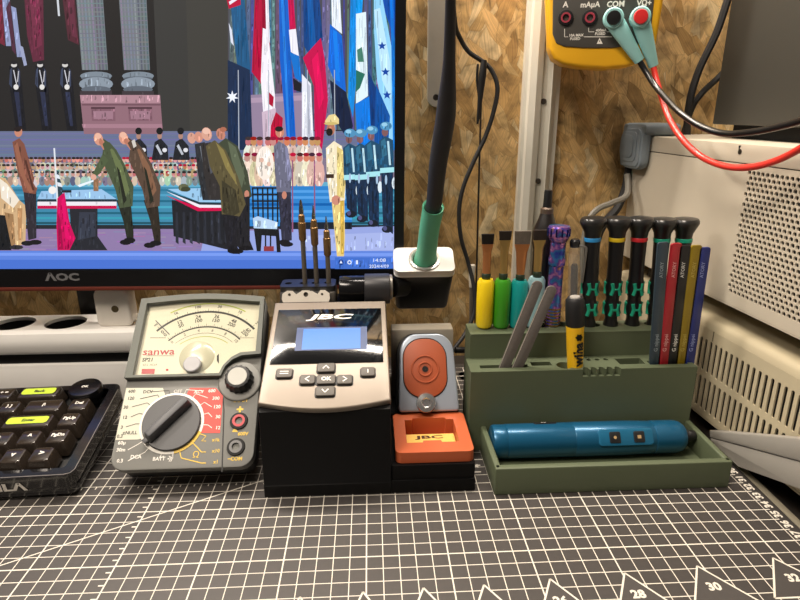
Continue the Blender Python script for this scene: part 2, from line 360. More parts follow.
# left dim flags and guards
for c, p in (('8f97b8', [(0, -20), (9, -20), (11, 46), (6, 46)]), ('6b2f3c', [(-12, -20), (1, -20), (5, 46), (-6, 40)]), ('8f97b8', [(11, 6), (16, 8), (22, 57), (17, 57)]), ('4a2b3c', [(6, 8), (10, 0), (16, 55), (12, 50)]), ('9aa0bb', [(19, 45), (23, 47), (27, 65), (24, 66)]),
             ('5b2c3c', [(23, -20), (43, -20), (44, 60), (33, 62), (27, 35)]), ('6e3548', [(28, -20), (38, -20), (42, 45), (34, 50)]), ('c9ccd2', [(55, -20), (57, -20), (60, 16), (58, 16)]), ('4d2832', [(60, -20), (73, -20), (79, 45), (68, 40)]), ('5f3140', [(64, -20), (71, -20), (77, 38), (72, 36)])): pic(c, p)
for x in (14, 40, 65):
    pic('11131a', [(x-5, 66), (x+4, 63), (x+8, 85), (x+12, 130), (x+2, 130), (x-4, 90)]); pic('3b4256', [(x-4, 70), (x-2, 67), (x-2, 88), (x-5, 84)]); pic('3b4256', [(x+4, 68), (x+6, 71), (x+6, 86), (x+4, 88)])
    el('c9c6c4', x, 65, 3, 2.3); el('1a1a20', x, 62.5, 3.4, 2); el('d8d6d4', x+2, 87, 2.6, 2.8); pic('c9c9d0', [(x-1, 70), (x, 70), (x+3, 84), (x+2, 84)]); pic('b9b9c0', [(x+4, 71), (x+5, 71), (x+4, 82), (x+3, 82)])
    pic('2a2f44', [(x, 92), (x+5, 92), (x+8, 126), (x+5, 126)])
# pillars
def pillar(a0, a1, b0, b1):
    pic('6d7378', [(a0, -30), (a1, -30), (b1, 70), (b0, 70)])
    w = a1-a0
    for i in range(8):
        t = (i+.3)/8; t2 = (i+.75)/8; pic(jit('7c8288' if i < 5 else '5a5f66', 8), [(a0+w*t, -30), (a0+w*t2, -30), (b0+(b1-b0)*t2, 70), (b0+(b1-b0)*t, 70)])
    for j in range(18): y = -10+j*4.3; f = (y+30)/100; pic(jit('70767c', 10), [(a0+(b0-a0)*f, y), (a1+(b1-a1)*f, y), (a1+(b1-a1)*f, y+.9), (a0+(b0-a0)*f, y+.9)])
    x0, x1 = b0-2, b1+4
    el('7a848e', (x0+x1)/2, 76, (x1-x0)/2, 4.5, 16); el('565d66', (x0+x1)/2, 78.5, (x1-x0)/2-1, 2, 16); el('87919c', (x0+x1)/2, 84, (x1-x0)/2+1, 7, 18); el('5d646e', (x0+x1)/2, 89.5, (x1-x0)/2-1, 3.6, 16); pic('3a3338', [(x0, 91), (x1, 91), (x1, 96), (x0, 96)])
pillar(74, 101, 82, 108); pillar(117, 145, 124, 150)
pic('8a6a74', [(80, 95), (160, 95), (163, 134), (84, 134)]); pic('a98690', [(80, 95), (160, 95), (160.5, 103), (81, 103)]); pic('6b4e58', [(82, 104), (160.5, 104), (160.5, 105.5), (82, 105.5)])
for x in (91, 128): pic('7d5d68', [(x, 107), (x+24, 107), (x+24.5, 121), (x+1, 121)]); pic('4e363f', [(x, 107), (x+24, 107), (x+24, 109), (x, 109)]); pic('9a7885', [(x+2, 111), (x+22, 111), (x+22, 119), (x+3, 119)])
pic('a07c88', [(82, 124), (162, 124), (162.5, 128), (83, 128)])
# steps, crowd, teal stage, floor
band('7d7285', 158, 185); band('4f86a2', 182, 227); band('6fa9c4', 182, 187)
for y, c in ((189, '3e7591'), (194, '5f9dbb'), (200, '33677f'), (206, '5aa3ba'), (212, '2f6276'), (217, '4d98aa'), (222, '28505f')): band(c, y, y+2.2)
band('22262c', 225, 230); band('8b7aa0', 229, 254)
for i in range(60): x = random.uniform(0, 200); y = random.uniform(231, 250); pic(jit('8f7fa6', 12), [(x, y), (x+14, y), (x+14, y+1.2), (x, y+1.2)])
pic('9aa6d8', [(205, 232), (398, 226), (398, 256), (200, 256)]); pic('a9b4e0', [(300, 236), (398, 232), (398, 250), (300, 252)])
band('6f8ad4', 251, 270); band('86a0e6', 253, 256); band('5f7bc8', 260, 270)
for row, (y, a) in enumerate(((160, 2.6), (167, 3.0), (174, 3.4))):
    x = -3+row*2
    while x < 252:
        body = random.choice(('a9b8b4', '7d8d8a', 'b8a79a', '6d7f80', '9b8a7c', '5c6a70', 'c9beb0'))
        el(jit(body, 14), x, y+7, 3.2, 5, 8); el(jit(random.choice(('c98f84', 'd8a596', 'b87f76', 'a8706a') if x > 130 or row < 1 else ('c4998a', 'b08a7c', 'd8b4a4')), 14), x, y, 2.0, 2.5, 8); el(jit(random.choice(('1e1a1c', '2a2224', 'a83a48' if x > 120 else '3a2c2c')), 8), x, y-1.9, 2.1, 1.3, 8)
        x += a*1.35+random.uniform(0, 1.4)
for i in range(150): x = random.uniform(0, 250); y = random.uniform(160, 182); el(jit(random.choice(('c7a59a', '584a4c', '8fa0a0', 'd8ccc0')), 20), x, y, 1, 1.1, 6)
# big flags on the right
FL = [('31597f', [(229, -20), (243, -20), (251, 74), (238, 70), (233, 30)]), ('b43a4e', [(227, 0), (240, -12), (241, 5), (229, 9)]), ('e8e4ee', [(229, 2), (239, -4), (239, -1), (230, 5)]), ('1c2c48', [(228, 60), (250, 70), (253, 150), (228, 150)]), ('d8dcea', [(229, 23), (232, 30), (234, 46), (231, 42)]),
      ('b03048', [(256, -20), (268, -20), (271, 75), (262, 85), (252, 72)]), ('8f2438', [(262, -10), (266, -10), (266, 80), (262, 80)]), ('ece8f0', [(263, 28), (268, 30), (275, 95), (276, 150), (266, 150), (261, 80)]), ('ece8f0', [(265, -20), (268, -20), (270, 40), (267, 60)]), ('a8283e', [(269, 92), (274, 97), (273, 107), (269, 104)]), ('c9b4c4', [(262, 112), (276, 108), (275, 150), (264, 150)]), ('b02840', [(276, 112), (283, 118), (281, 150), (270, 150), (271, 126)]),
      ('3a68c0', [(279, -20), (287, -20), (296, 140), (287, 140), (280, 60)]), ('5288d8', [(280, -20), (283, -20), (290, 138), (288, 138)]), ('bc2850', [(287, -20), (292, -20), (296, 30), (290, 34)]), ('e9e8f2', [(289, 30), (296, 29), (299, 57), (291, 52)]), ('3f78c6', [(290, 52), (299, 56), (302, 82), (295, 78)]), ('14161f', [(293, 78), (302, 84), (301, 92), (294, 90)]),
      ('20447e', [(303, -20), (318, -20), (323, 40), (310, 56), (304, 46)]), ('2f5c9c', [(306, -20), (311, -20), (316, 44), (310, 52)]), ('c01c4e', [(303, 58), (321, 38), (325, 60), (328, 100), (322, 150), (315, 150), (314, 86)]), ('dc2c5e', [(312, 60), (318, 52), (324, 98), (319, 110)]), ('e0e2ec', [(302, 74), (311, 84), (314, 145), (302, 148)]), ('b9bccb', [(307, 82), (310, 86), (311, 146), (308, 146)]),
      ('dfe6f2', [(331, -20), (339, -20), (342, 34), (332, 26)]), ('2a68cc', [(330, 24), (342, 36), (346, 92), (336, 84), (328, 66)]), ('4a88e4', [(333, 30), (337, 32), (340, 82), (336, 80)]), ('15203a', [(330, 80), (346, 92), (353, 126), (348, 140), (334, 118)]),
      ('3f8cd8', [(351, -20), (363, -20), (358, 60), (353, 118), (348, 98)]), ('4aa0ec', [(356, -20), (364, -20), (362, 14), (356, 20)]), ('dcecf4', [(356, 14), (366, 12), (368, 96), (356, 104)]), ('4c7c6c', [(357, 50), (362, 47), (364, 62), (358, 62)]), ('2f6a5c', [(356, 70), (365, 74), (360, 88), (356, 92)]), ('2a78d8', [(355, 104), (370, 96), (372, 150), (358, 150)]), ('1f3c74', [(368, 70), (376, 88), (378, 130), (371, 130)]),
      ('1d4fa8', [(379, -20), (396, -20), (396, 40), (384, 10)]), ('2b70cc', [(389, -20), (393, -20), (394, 40), (391, 38)]), ('9cd0f0', [(374, -20), (379, -20), (392, 50), (394, 150), (389, 140), (377, 80), (374, 30)]), ('bfe2f6', [(374, 10), (380, 8), (390, 62), (391, 100), (382, 80)]), ('20539c', [(376, 84), (390, 116), (388, 150), (374, 150)]), ('3a78c8', [(391, 30), (398, 40), (398, 150), (393, 150)])]
SPK[0] = 2
for c, p in FL: pic(c, p)
SPK[0] = 1
def star(col, x, y, r_, n=5): pic(col, [(x+(r_ if i % 2 == 0 else r_*.42)*math.sin(math.pi*i/n), y-(r_ if i % 2 == 0 else r_*.42)*math.cos(math.pi*i/n)) for i in range(2*n)])
star('e8ecf4', 232.5, 97, 6.5, 7); star('2a4a9c', 382, 46, 4.6); star('2a4a9c', 385.5, 72, 4.6); star('2a4a9c', 387, 95, 4.6)
for x in (238, 268, 307, 334): pic('aab0bc', [(x, 70), (x+.9, 70), (x+2, 188), (x+1, 188)])
# crowd in cream uniforms under the flags
for i in range(24):
    x = 248+(i % 12)*6.4+random.uniform(-1, 1); y = 140 if i < 12 else 156
    el(jit('cdb9a8' if i % 3 else 'e4d6c8', 12), x, y+18, 5.5, 14, 10); el(jit('c08878', 16), x, y+2, 3.1, 3.8, 9); el(jit(random.choice(('8c2438', 'b03a48', '3a2a2c')), 12), x, y-1.6, 3.3, 2, 8)
el('efe4da', 265, 163, 9, 17, 14); el('d8b4a4', 262, 160, 2, 2.4); el('d8b4a4', 269, 164, 2, 2.4)
pic('4f86c4', [(250, 186), (352, 186), (352, 226), (250, 226)])
for y in (190, 196, 203, 210, 217): pic(random.choice(('2f62a4', '6aa2dc', '3a70b4')), [(250, y), (352, y), (352, y+2.6), (250, y+2.6)])
pic('16202c', [(280, 222), (352, 222), (352, 229), (280, 229)])
def man(head, body, coat, legs, trouser, shoes, skin='c08a78', hair='1c1618', hr=(4, 5.4)):
    for l in legs: pic(trouser, l)
    for s_ in shoes: el('15151a', s_[0], s_[1], 6.5, 2.6, 10)
    pic(coat, body); el(skin, head[0], head[1], hr[0], hr[1], 12); 
    if hair: el(hair, head[0]-.8, head[1]-hr[1]*.55, hr[0]*.95, hr[1]*.5, 10)
# seated man and chair, standing man
pic('14161a', [(-6, 205), (10, 205), (12, 250), (-6, 250)])
pic('c9ab88', [(-6, 176), (6, 178), (20, 200), (27, 206), (26, 244), (16, 246), (13, 216), (-6, 214)]); pic('e6dccd', [(0, 178), (8, 184), (20, 200), (14, 208), (2, 198)]); pic('9a7a5c', [(5, 212), (14, 214), (16, 244), (12, 246)]); el('2c2a30', 17, 247, 7, 2.4); pic('b08a68', [(18, 208), (23, 208), (22, 240), (19, 240)])
man((19, 132), [(13, 142), (20, 138), (25, 144), (33, 172), (38, 188), (36, 194), (24, 192), (18, 170)], '7c5348', [[(24, 190), (37, 190), (37, 238), (29, 240)]], '2c2830', [(36, 242), (28, 243)], hr=(4, 5)); pic('946656', [(15, 146), (18, 142), (26, 176), (34, 192), (30, 193), (20, 172)]); pic('4f322c', [(25, 160), (27, 160), (35, 190), (33, 190)]); pic('c8c0c4', [(35, 178), (38, 184), (37, 188), (34, 183)])
# desk
pic('23252c', [(70, 206), (98, 206), (98, 236), (108, 250), (62, 250), (72, 236)]); pic('9ec0e0', [(42, 191), (102, 189), (117, 199), (38, 199)]); pic('23303c', [(38, 199), (117, 199), (117, 201.5), (38, 201.5)]); pic('e4dfe6', [(38, 201.5), (117, 201.5), (117, 205.5), (38, 205.5)]); pic('c03a58', [(38, 205.5), (117, 205.5), (117, 208.5), (38, 208.5)]); pic('343844', [(80, 212), (96, 212), (96, 236), (78, 240)])
el('e8e4e0', 53, 190, 4, 4); pic('1e2228', [(62, 190), (72, 190), (72, 192.5), (62, 192.5)]); pic('e4ecf4', [(78, 185), (96, 179), (95, 181), (80, 187)]); pic('8a6a54', [(94, 180), (99, 178), (99, 191), (94, 191)])
pic('2c3a44', [(56, 168), (61, 190), (65, 196), (58, 200)]); 
for i in range(5): pic('dce2ea' if i % 2 else '2f4450', [(56+i*.6, 170+i*4), (58.5+i, 171+i*4), (60+i, 175+i*4), (56.5+i*.6, 174+i*4)])
pic('d8dce2', [(54, 148), (55.6, 148), (62, 250), (60, 250)]); pic('c4285c', [(58, 198), (65, 192), (70, 222), (76, 238), (70, 250), (58, 250), (57, 226)]); pic('da3e70', [(62, 200), (65, 196), (68, 226), (71, 240), (66, 238)]); pic('9c1c48', [(58, 212), (61, 220), (64, 249), (59, 249)])
# guards behind
for x in (139, 160, 181):
    pic('1b1e24', [(x-5, 142), (x+1, 138), (x+8, 146), (x+9, 160), (x-8, 160)]); el('a88478', x, 136, 2.4, 3.2); el('101216', x, 131, 3.4, 3.6); el('d8d8dc', x+5, 150, 2.4, 2.2); pic('b8bcc4', [(x-4, 146), (x-2, 144), (x+3, 154), (x+1, 155)])
# two bowing men
def bow(hx, hy, coat, lite, x0, shoes):
    pic('23261f' if x0 < 120 else '2c2620', [(x0+17, 200), (x0+31, 200), (x0+34, 232), (x0+34, 243), (x0+28, 243), (x0+24, 222)])
    for s_ in shoes: el('121216', s_[0], s_[1], 6, 2.8, 10)
    pic(coat, [(x0+4, 146), (x0+10, 142), (x0+17, 150), (x0+25, 164), (x0+34, 186), (x0+33, 206), (x0+20, 208), (x0+16, 190), (x0+8, 172), (x0+2, 160)])
    pic(lite, [(x0+9, 145), (x0+14, 150), (x0+23, 166), (x0+30, 190), (x0+26, 196), (x0+18, 172)]); pic('20241c', [(x0+17, 166), (x0+20, 170), (x0+27, 200), (x0+24, 204)])
    pic(coat, [(hx+1, hy+2), (hx+4, hy-1), (x0+12, 144), (x0+5, 150)]); pic('b98472', [(hx, hy+3), (hx+4, hy), (x0+8, 146), (x0+4, 150)]); pic(coat, [(hx+4, hy+5), (hx+7, hy+2), (x0+14, 147), (x0+6, 153)])
    el('cf9a88', hx, hy, 4.6, 6.6, 12, -.3); el('e2b6a4', hx-.4, hy-3, 3.4, 3, 10); el('b07a6a', hx+2.5, hy+3, 2.2, 3, 8)
bow(99, 139, '48513c', '66704e', 100, [(126, 242), (130, 240)]); pic('4d5840', [(103, 154), (109, 160), (100, 174), (93, 178), (94, 172)]); el('d8a898', 94, 177, 3, 3)
bow(124, 138, '54443a', '80604e', 127, [(150, 245), (156, 243)]); pic('c9c4bc', [(132, 141), (135, 139), (137, 146), (134, 148)])
# second desk
pic('1c1e24', [(172, 200), (236, 206), (236, 249), (226, 249), (174, 236)]); pic('9ec4e2', [(168, 189), (200, 188), (238, 198), (236, 202), (200, 202)]); pic('22303a', [(166, 190), (200, 202), (236, 203), (236, 205), (200, 205)]); pic('e8e2ea', [(166, 191), (200, 204.5), (236, 205), (236, 207.5), (199, 207.5)]); pic('c83858', [(166, 195), (200, 207.5), (236, 207.5), (236, 210.5), (198, 211)]); el('5c5f48', 184, 187.5, 5.5, 4); el('3c402e', 186, 189, 5, 2.6)
for x in range(176, 228, 7): pic('2a2d36', [(x, 212), (x+2.2, 212), (x+3, 244), (x, 242)])
# bowing group
for hx, hy, coat, lite, x0, sk in ((192, 138, '2a2c30', '6e727a', 193, 'd0a090'), (199, 137, '2f2c2c', '50525a', 199, 'c99484')):
    pic(coat, [(x0+2, 144), (x0+12, 142), (x0+24, 170), (x0+26, 200), (x0+10, 200), (x0+5, 172)]); pic(lite, [(x0+7, 146), (x0+9, 146), (x0+14, 172), (x0+12, 174)]); el(sk, hx, hy, 4.2, 5.6, 12, -.2)
pic('3e4436', [(218, 144), (226, 138), (238, 146), (248, 172), (252, 196), (244, 204), (232, 200), (226, 170)]); pic('5b6350', [(228, 141), (236, 147), (245, 176), (242, 188), (232, 160)]); el('c08878', 221, 134, 4.4, 6, 12, -.3); el('a8705f', 223.5, 129.5, 3.4, 2.6); el('c08878', 247, 194, 2.5, 4)
pic('1d1d22', [(226, 200), (250, 196), (250, 240), (254, 250), (240, 250), (230, 232)])
pic('585039', [(206, 146), (215, 140), (226, 150), (238, 176), (246, 204), (240, 216), (230, 218), (222, 214), (220, 186), (210, 166)]); pic('84784f', [(216, 142), (224, 150), (235, 176), (238, 186), (226, 168)]); pic('3a3628', [(222, 180), (236, 190), (240, 212), (230, 218), (223, 212)]); el('d0a292', 207, 134, 5.2, 6.8, 12, -.25); el('e2bcac', 206.5, 131, 3.8, 3.2)
pic('1a1a20', [(223, 214), (238, 216), (236, 240), (240, 254), (228, 252)]); el('0f0f14', 236, 251, 8, 2.8); el('0f0f14', 246, 248, 7, 2.4)
# chair
for i in range(6): pic('15171c', [(252+i*5, 187), (253.6+i*5, 187), (254.6+i*4.8, 224), (253+i*4.8, 224)])
for y in (187, 193.5, 200, 207): pic('15171c', [(252, y), (280, y), (280, y+1.7), (252, y+1.7)])
pic('b9cfe8', [(253, 218), (258, 216), (278, 222), (277, 230), (254, 228)]); pic('14161a', [(254, 228), (279, 229), (281, 252), (277, 252), (276, 236), (262, 235), (261, 251), (257, 251)]); pic('8a4448', [(264, 246), (274, 246), (274, 251), (264, 251)])
for x in (265, 270): pic('14161a', [(x, 230), (x+1.5, 230), (x+1.5, 246), (x, 246)])
# man in grey suit, cream officer
man((280, 132), [(274, 146), (279, 141), (287, 146), (292, 170), (291, 192), (277, 192), (275, 172)], '6a6a7c', [[(278, 190), (291, 190), (292, 240), (282, 242)]], '2e2e3c', [(287, 244), (284, 242)], hr=(4.4, 5.6)); pic('8585a0', [(285, 146), (288, 148), (292, 176), (288, 182)]); el('c08878', 284.5, 195, 2.5, 4)
pic('e0c88c', [(330, 180), (344, 180), (345, 236), (344, 256), (337, 256), (334, 226)]); pic('c8a860', [(340, 190), (344, 190), (344, 254), (341, 254)]); pic('ece0c4', [(326, 148), (334, 141), (342, 146), (346, 170), (345, 200), (330, 202), (327, 176)]); pic('d8c488', [(337, 146), (343, 150), (346, 178), (344, 198), (337, 196)]); pic('3a2a22', [(326, 174), (334, 174), (334, 178), (326, 178)]); el('b07a68', 331, 129, 4.2, 6.5); el('16120f', 329.5, 132, 3.4, 4); pic('e0cf9a', [(325, 121), (329, 115), (335, 114), (339, 119), (339, 124), (326, 124)]); el('c8b47a', 331, 123.5, 7, 1.6); el('c89080', 336, 200, 4.5, 5)
# blue soldiers
for x, y, s_ in ((350, 134, .95), (361, 134, 1), (372, 131, 1.04), (386, 127, 1.12)):
    pic('1c2c44', [(x-5, y+44), (x+7, y+44), (x+7, 216+(x-350)*.5), (x-3, 208+(x-350)*.5)]); pic('0f1a2a', [(x, y+60), (x+1.4, y+60), (x+2, 214), (x+.5, 212)])
    pic('2b4c66', [(x-7, y+14), (x-1, y+9), (x+7, y+13), (x+9, y+44), (x-6, y+46)]); pic('3f6c86', [(x-5, y+14), (x-1, y+11), (x+1, y+28), (x-4, y+30)]); pic('a9dce4', [(x-6, y+41), (x+8, y+40), (x+8, y+45), (x-6, y+46)]); pic('b8d8e4', [(x+1, y+14), (x+3, y+14), (x+5, y+38), (x+3, y+38)])
    el('7a5a5c', x-1, y+5, 3.4, 4.4); el('5e90b4', x, y-1, 6, 4.4, 12); el('9cc8e0', x-1.5, y-2.5, 3, 2); el('d8e4ec', x+8, y+56, 2.3, 6); el('141a26', x+1, 214+(x-350)*.42, 5.4, 3.6); el('53557c', x-1, 213+(x-350)*.42, 2, 2.4)
for i in range(5): el('a8c0d8', 350+i*9, 178+i*.4, 1.2, 5)
for x in (292, 314): pic('8c5a78', [(x, 160), (x+1.2, 160), (x+1.5, 232), (x, 232)])
# task bar
pic('5a78c4', [(335, 257), (398, 257), (398, 269), (335, 269)]); el('2c4488', 341, 262, 2.6, 3); pic('dfe6f4', [(339.6, 263), (342.6, 263), (341, 260)]); el('dfe6f4', 349.5, 262, 2.2); el('5a78c4', 349.5, 262, 1.2); pic('dfe6f4', [(356, 260), (358, 260), (358, 264), (356, 264)])
me = bpy.data.meshes.new('screen_picture'); bmesh.ops.transform(PB, matrix=Matrix.Diagonal((S, S, S, 1)) @ ROOT[mo.name], verts=PB.verts); PB.normal_update()
for f in PB.faces:
    if f.normal.y > 0: f.normal_flip()
PB.to_mesh(me); PB.free()
m = bpy.data.materials.new('lit_screen'); m.use_nodes = True; nt = m.node_tree; b = nt.nodes['Principled BSDF']; va = nt.nodes.new('ShaderNodeVertexColor'); va.layer_name = 'Col'
gm_ = nt.nodes.new('ShaderNodeHueSaturation'); gm_.inputs['Saturation'].default_value = 1.12; nt.links.new(va.outputs['Color'], gm_.inputs['Color'])
b.inputs['Base Color'].default_value = (.01, .01, .01, 1); b.inputs['Roughness'].default_value = .35; nt.links.new(gm_.outputs['Color'], b.inputs['Emission Color']); b.inputs['Emission Strength'].default_value = 1.15
me.materials.append(m); o = bpy.data.objects.new('screen_picture', me); C.objects.link(o); o.parent = mo
g = G(FM); a = FM.uv(379, 260); g.text('14:08', .32, a[0], a[1], .14, sx=1.2); a = FM.uv(379, 266); g.text('2024/4/09', .3, a[0], a[1], .14)
g.done('screen_clock', M('clock_white', 'cfd8ee', .5, emit=.9), mo)

# ================================================================== POWER STRIP, CASE, PLUG
ps = thing('power_strip', 'white power strip with round black sockets lying below the monitor', 'power strip', (-32, 52, 4.95))
holes = [circ(x, 52.35, 1.85, 32) for x in (-48.2, -43.2, -38.2, -33.2, -28.15)] if False else []
cx1 = aZ(63, 324.5, 7.2); cx0 = aZ(10, 326, 7.2); dx = cx1.x-cx0.x
cs = [cx1.x-dx*i for i in range(4)]
g = G(); g.holed([(-46, 50.5), (-19.3, 50.5), (-19.3, 54.6), (-46, 54.6)], [circ(x, 52.4, 1.75, 32) for x in cs], 6.9, 7.2); g.box(-46, -19.3, 50.2, 54.6, 4.95, 5.3, .1)
Fp = Frame((0, 0, 0), (0, 1, 0), (0, 0, 1)); g2 = G(Fp); g2.prism([(50.5, 4.95), (50.05, 5.2), (49.9, 5.7), (49.9, 6.4), (50.1, 6.95), (50.5, 7.2)], -46, -19.3, 0)
me_ = bpy.data.meshes.new('t'); g2.bm.to_mesh(me_); g.bm.from_mesh(me_); g2.bm.free(); g.box(-46, -19.3, 54.3, 54.6, 5.0, 7.1); g.box(-19.6, -19.3, 50.2, 54.5, 5.0, 7.1)
g.done('housing', white, ps)
for x in cs:
    g = G(); g.lathe([(1.77, 6.88), (1.72, 5.35), (0.01, 5.33)], (x, 52.4, 0), caps=False); g.cyl((x-.95, 52.4, 5.33), (x-.95, 52.4, 5.4), .25).cyl((x+.95, 52.4, 5.33), (x+.95, 52.4, 5.4), .25); g.done('socket', M('socket_black', '0a0a0b', .5), ps)
cs_ = thing('white_case', 'white box with a dark front slot under the power strip', 'box', (-32, 52, 0))
g = G(); g.box(-46, -19.5, 50.3, 54.6, 0, 3.9, .25); g.done('case_body', white, cs_)
g = G(); g.box(-45.6, -19.9, 50.7, 54.4, 3.85, 4.94); g.done('dark_slot', M('slot_dark', '0c0c0f', .4), cs_)
pg = thing('plug_adapter', 'small white rounded adapter with a screw standing on the power strip', 'plug', (-22.7, 51.6, 7.2))
F_ = Frame((0, 51, 0), (1, 0, 0), (0, 0, 1)); q = F_.P([(97, 329), (133, 329)]); g = G(F_); g.prism(rrect(q[0][0]+.1, q[1][0], 7.2, 10.85, (.45, .8, .8, .45)), -1.7, 0, .25, 3); g.done('adapter_body', M('plug_cream', 'f0eae0', .4), pg)
c = F_.uv(115, 309); g = G(F_); g.cyl((c[0], c[1], -.1), (c[0], c[1], .02), .32).cyl((c[0], c[1], 0), (c[0], c[1], .03), .14, n=10); g.done('screw', M('brass_dark', '6f6248', .4, .6), pg)
# ================================================================== KEYBOARD
ka, kt = math.radians(2.5), math.radians(10)
KO = V((-20.55, 35.75, 0)); kx = V((math.cos(ka), math.sin(ka), 0)); ky = V((-math.sin(ka)*math.cos(kt), math.cos(ka)*math.cos(kt), math.sin(kt)))
FK = Frame(KO+V((0, 0, 2.0)), kx, ky)
kb = thing('keyboard', 'black keyboard with smoky see-through keycaps at the left edge of the mat', 'keyboard', (-20.55, 35.75, 0), ka)
KW, KD = 32, 10.4
smoke = M('smoky_keycap', '2e2721', .18, var=.25, scale=120, coat=.4)
kcase = M('case_smoke', '131315', .2, coat=.5)
g = G(FK); g.holed(rrect(-KW, .35, -.2, KD, .7), [rrect(-KW+.8, -.45, .55, KD-.6, .3)], -.9, .1); g.prism(rrect(-KW, .35, -.2, KD, .7), -1.75, -.9, .25); g.done('case', kcase, kb)
g = G(FK); g.strip([(-KW+.7, -.12), (-.3, -.12), (.1, .0), (.28, .35), (.28, KD-.8)], .07, .115); g.done('case_highlight_edge', M('edge_highlight', '6a6560', .15, coat=.5), kb)  # paler line along the rim, a highlight put into the colour
g = G(FK); g.prism(rrect(-KW+.75, -.4, .5, KD-.55, .2), -.9, -.75); g.done('switch_plate', M('plate_black', '0b0b0c', .5), kb)
for x in (-28, -2.5):
    g = G(); p = FK.m @ V((x, KD-1, -1.7)); g.cyl((p.x, p.y, 0), p, .5); g.done('foot', rubber, kb)
key_leg = M('key_legend', 'd9d5cc', .5); lime = M('lime_label', 'b7cf3a', .5, var=.05)
def key(x, y, w, lab, col=None, h=.4):
    g = G(FK); hw, hd = w/2-.06, .88
    lo = rrect(x-hw, x+hw, y-hd, y+hd, .18, 3); hi = rrect(x-hw+.22, x+hw-.22, y-hd+.2, y+hd-.12, .25, 3)
    g.prism(lo, -.55, .62, .1, 2, hi, True); o = g.done('keycap', smoke, kb)
    if col:
        g = G(FK); g.flat(rrect(x-hw+.35, x+hw-.45, y-.28, y+.5, .25, 4), .64); g.done('label_patch', lime, o, label='lime green patch'); g = G(FK); g.text(lab, .3, x, y+.1, .65, bold=.02); g.done('legend', M('dark_print', '20211a', .6), o)
    elif lab:
        g = G(FK); g.text(lab, .3 if len(lab) > 1 else .42, x, y+.15, .635, bold=.03); g.done('legend', key_leg, o)
ry = (1.45, 3.35, 5.25, 7.1, 8.95)
xs = -1.45
for y, t, o_ in ((ry[1], 'PgDn', .5), (ry[2], 'PgUp', .42), (ry[3], 'Del', .4)): key(xs-o_, y, 1.9, t)
xs -= .85
key(xs, ry[0], 1.9, '>'); key(xs-1.9, ry[0], 1.9, 'v'); key(xs-3.8, ry[0], 1.9, '<'); key(xs-5.7, ry[0], 1.9, 'Fn'); key(xs-7.6, ry[0], 1.9, '')
key(xs-1.65, ry[1], 1.9, '^'); key(xs-4.05, ry[1], 2.8, 'Shift'); key(xs-6.45, ry[1], 1.9, '?')
key(xs-2.55, ry[2], 3.9, 'Enter', 1); key(xs-5.5, ry[2], 1.9, '" \''); key(xs-7.4, ry[2], 1.9, ':')
key(xs-2.2, ry[3], 3.2, '|\\'); key(xs-4.8, ry[3], 1.9, '} ]'); key(xs-6.7, ry[3], 1.9, '{ [')
key(xs-3.3, ry[4], 3.5, 'Back', 1); key(xs-6.05, ry[4], 1.9, '+ ='); key(xs-7.95, ry[4], 1.9, '_ -')
for ri, y in enumerate(ry):
    for i in range(9): key(xs-(9.55, 8.4, 9.35, 8.65, 9.9)[ri]-1.9*i, y, 1.9, '')
kk = FK.uv(85, 387, .9); g = G(FK); kc = (kk[0], min(kk[1], 9.1))
g.lathe([(.95, -.5), (.95, .05), (1.25, .1), (1.28, .75), (1.2, .9), (.95, .93)], (kc[0], kc[1], 0))
o = g.done('knob', M('knob_black', '0e0e10', .22, coat=.4), kb); g = G(FK); g.text('OK', .25, kc[0], kc[1], .96, bold=.02); g.done('legend', key_leg, o)
FKf = Frame(FK.m @ V((0, -.22, -1.0)), kx, FK.n); c = FKf.uv(12, 488); g = G(FKf); g.text('IL\u039b', .62, -3.85, .25, .02, bold=.03, sx=1.5); g.done('front_logo', wprint, kb)

# ================================================================== ANALOGUE METER
mt = math.radians(42.5); FMm = Frame((-17.98, 35.95, 2.0), (1, 0, 0), (0, math.cos(mt), math.sin(mt)))
am = thing('analog_multimeter', 'grey analogue multimeter with needle scale and large rotary dial', 'multimeter', (-13, 38, 0))
mg = M('meter_grey', '7d7d79', .5, var=.05, bump=.15); P = FMm.P; U = FMm.uv
MW, MLn = 9.98, 13.7
g = G(FMm); g.prism(rrect(0, MW, 0, 7.2, (1.0, .05, .05, 1.0)), -.9, 0, .12); g.done('front_case', mg, am)
g = G(FMm); g.prism(rrect(.12, MW-.12, .12, MLn-.15, (.9, .4, .4, .9)), -2.66, -.9, .25); g.done('rear_case', M('meter_dark', '3a3a3a', .55), am)
g = G(FMm); g.prism(rrect(0.02, MW-.02, 7.1, MLn, (.02, .5, .5, .02)), -.9, -.02, .1); g.done('scale_case', mg, am)
arc_top = [(MW*t+.1*(1-2*t), MLn-.15+.38*math.sin(math.pi*t)) for t in [i/10 for i in range(10, -1, -1)]]
V0 = U(175, 379)[1]; VN = U(250, 357)[1]; XN = U(222, 378)[0]
nt_ = [(XN, V0), (XN+.25, V0+.75), (XN+.75, V0+1.3), (XN+1.4, VN-.05), (MW-.02, VN+.05)]
g = G(FMm); g.holed([(0, V0)]+nt_+arc_top, [[(.6, V0+.2), (XN-.15, V0+.2), (XN+.1, V0+.85), (XN+.65, V0+1.5), (XN+1.3, VN+.2), (MW-.42, VN+.28), (MW-.42, MLn-.6)]+[(x*.94+.3, y-.5) for x, y in arc_top][1:-1]+[(.6, MLn-.6)]], -.05, .5); g.done('cover_frame', M('cover_frame', '666963', .55, spec=.3), am)
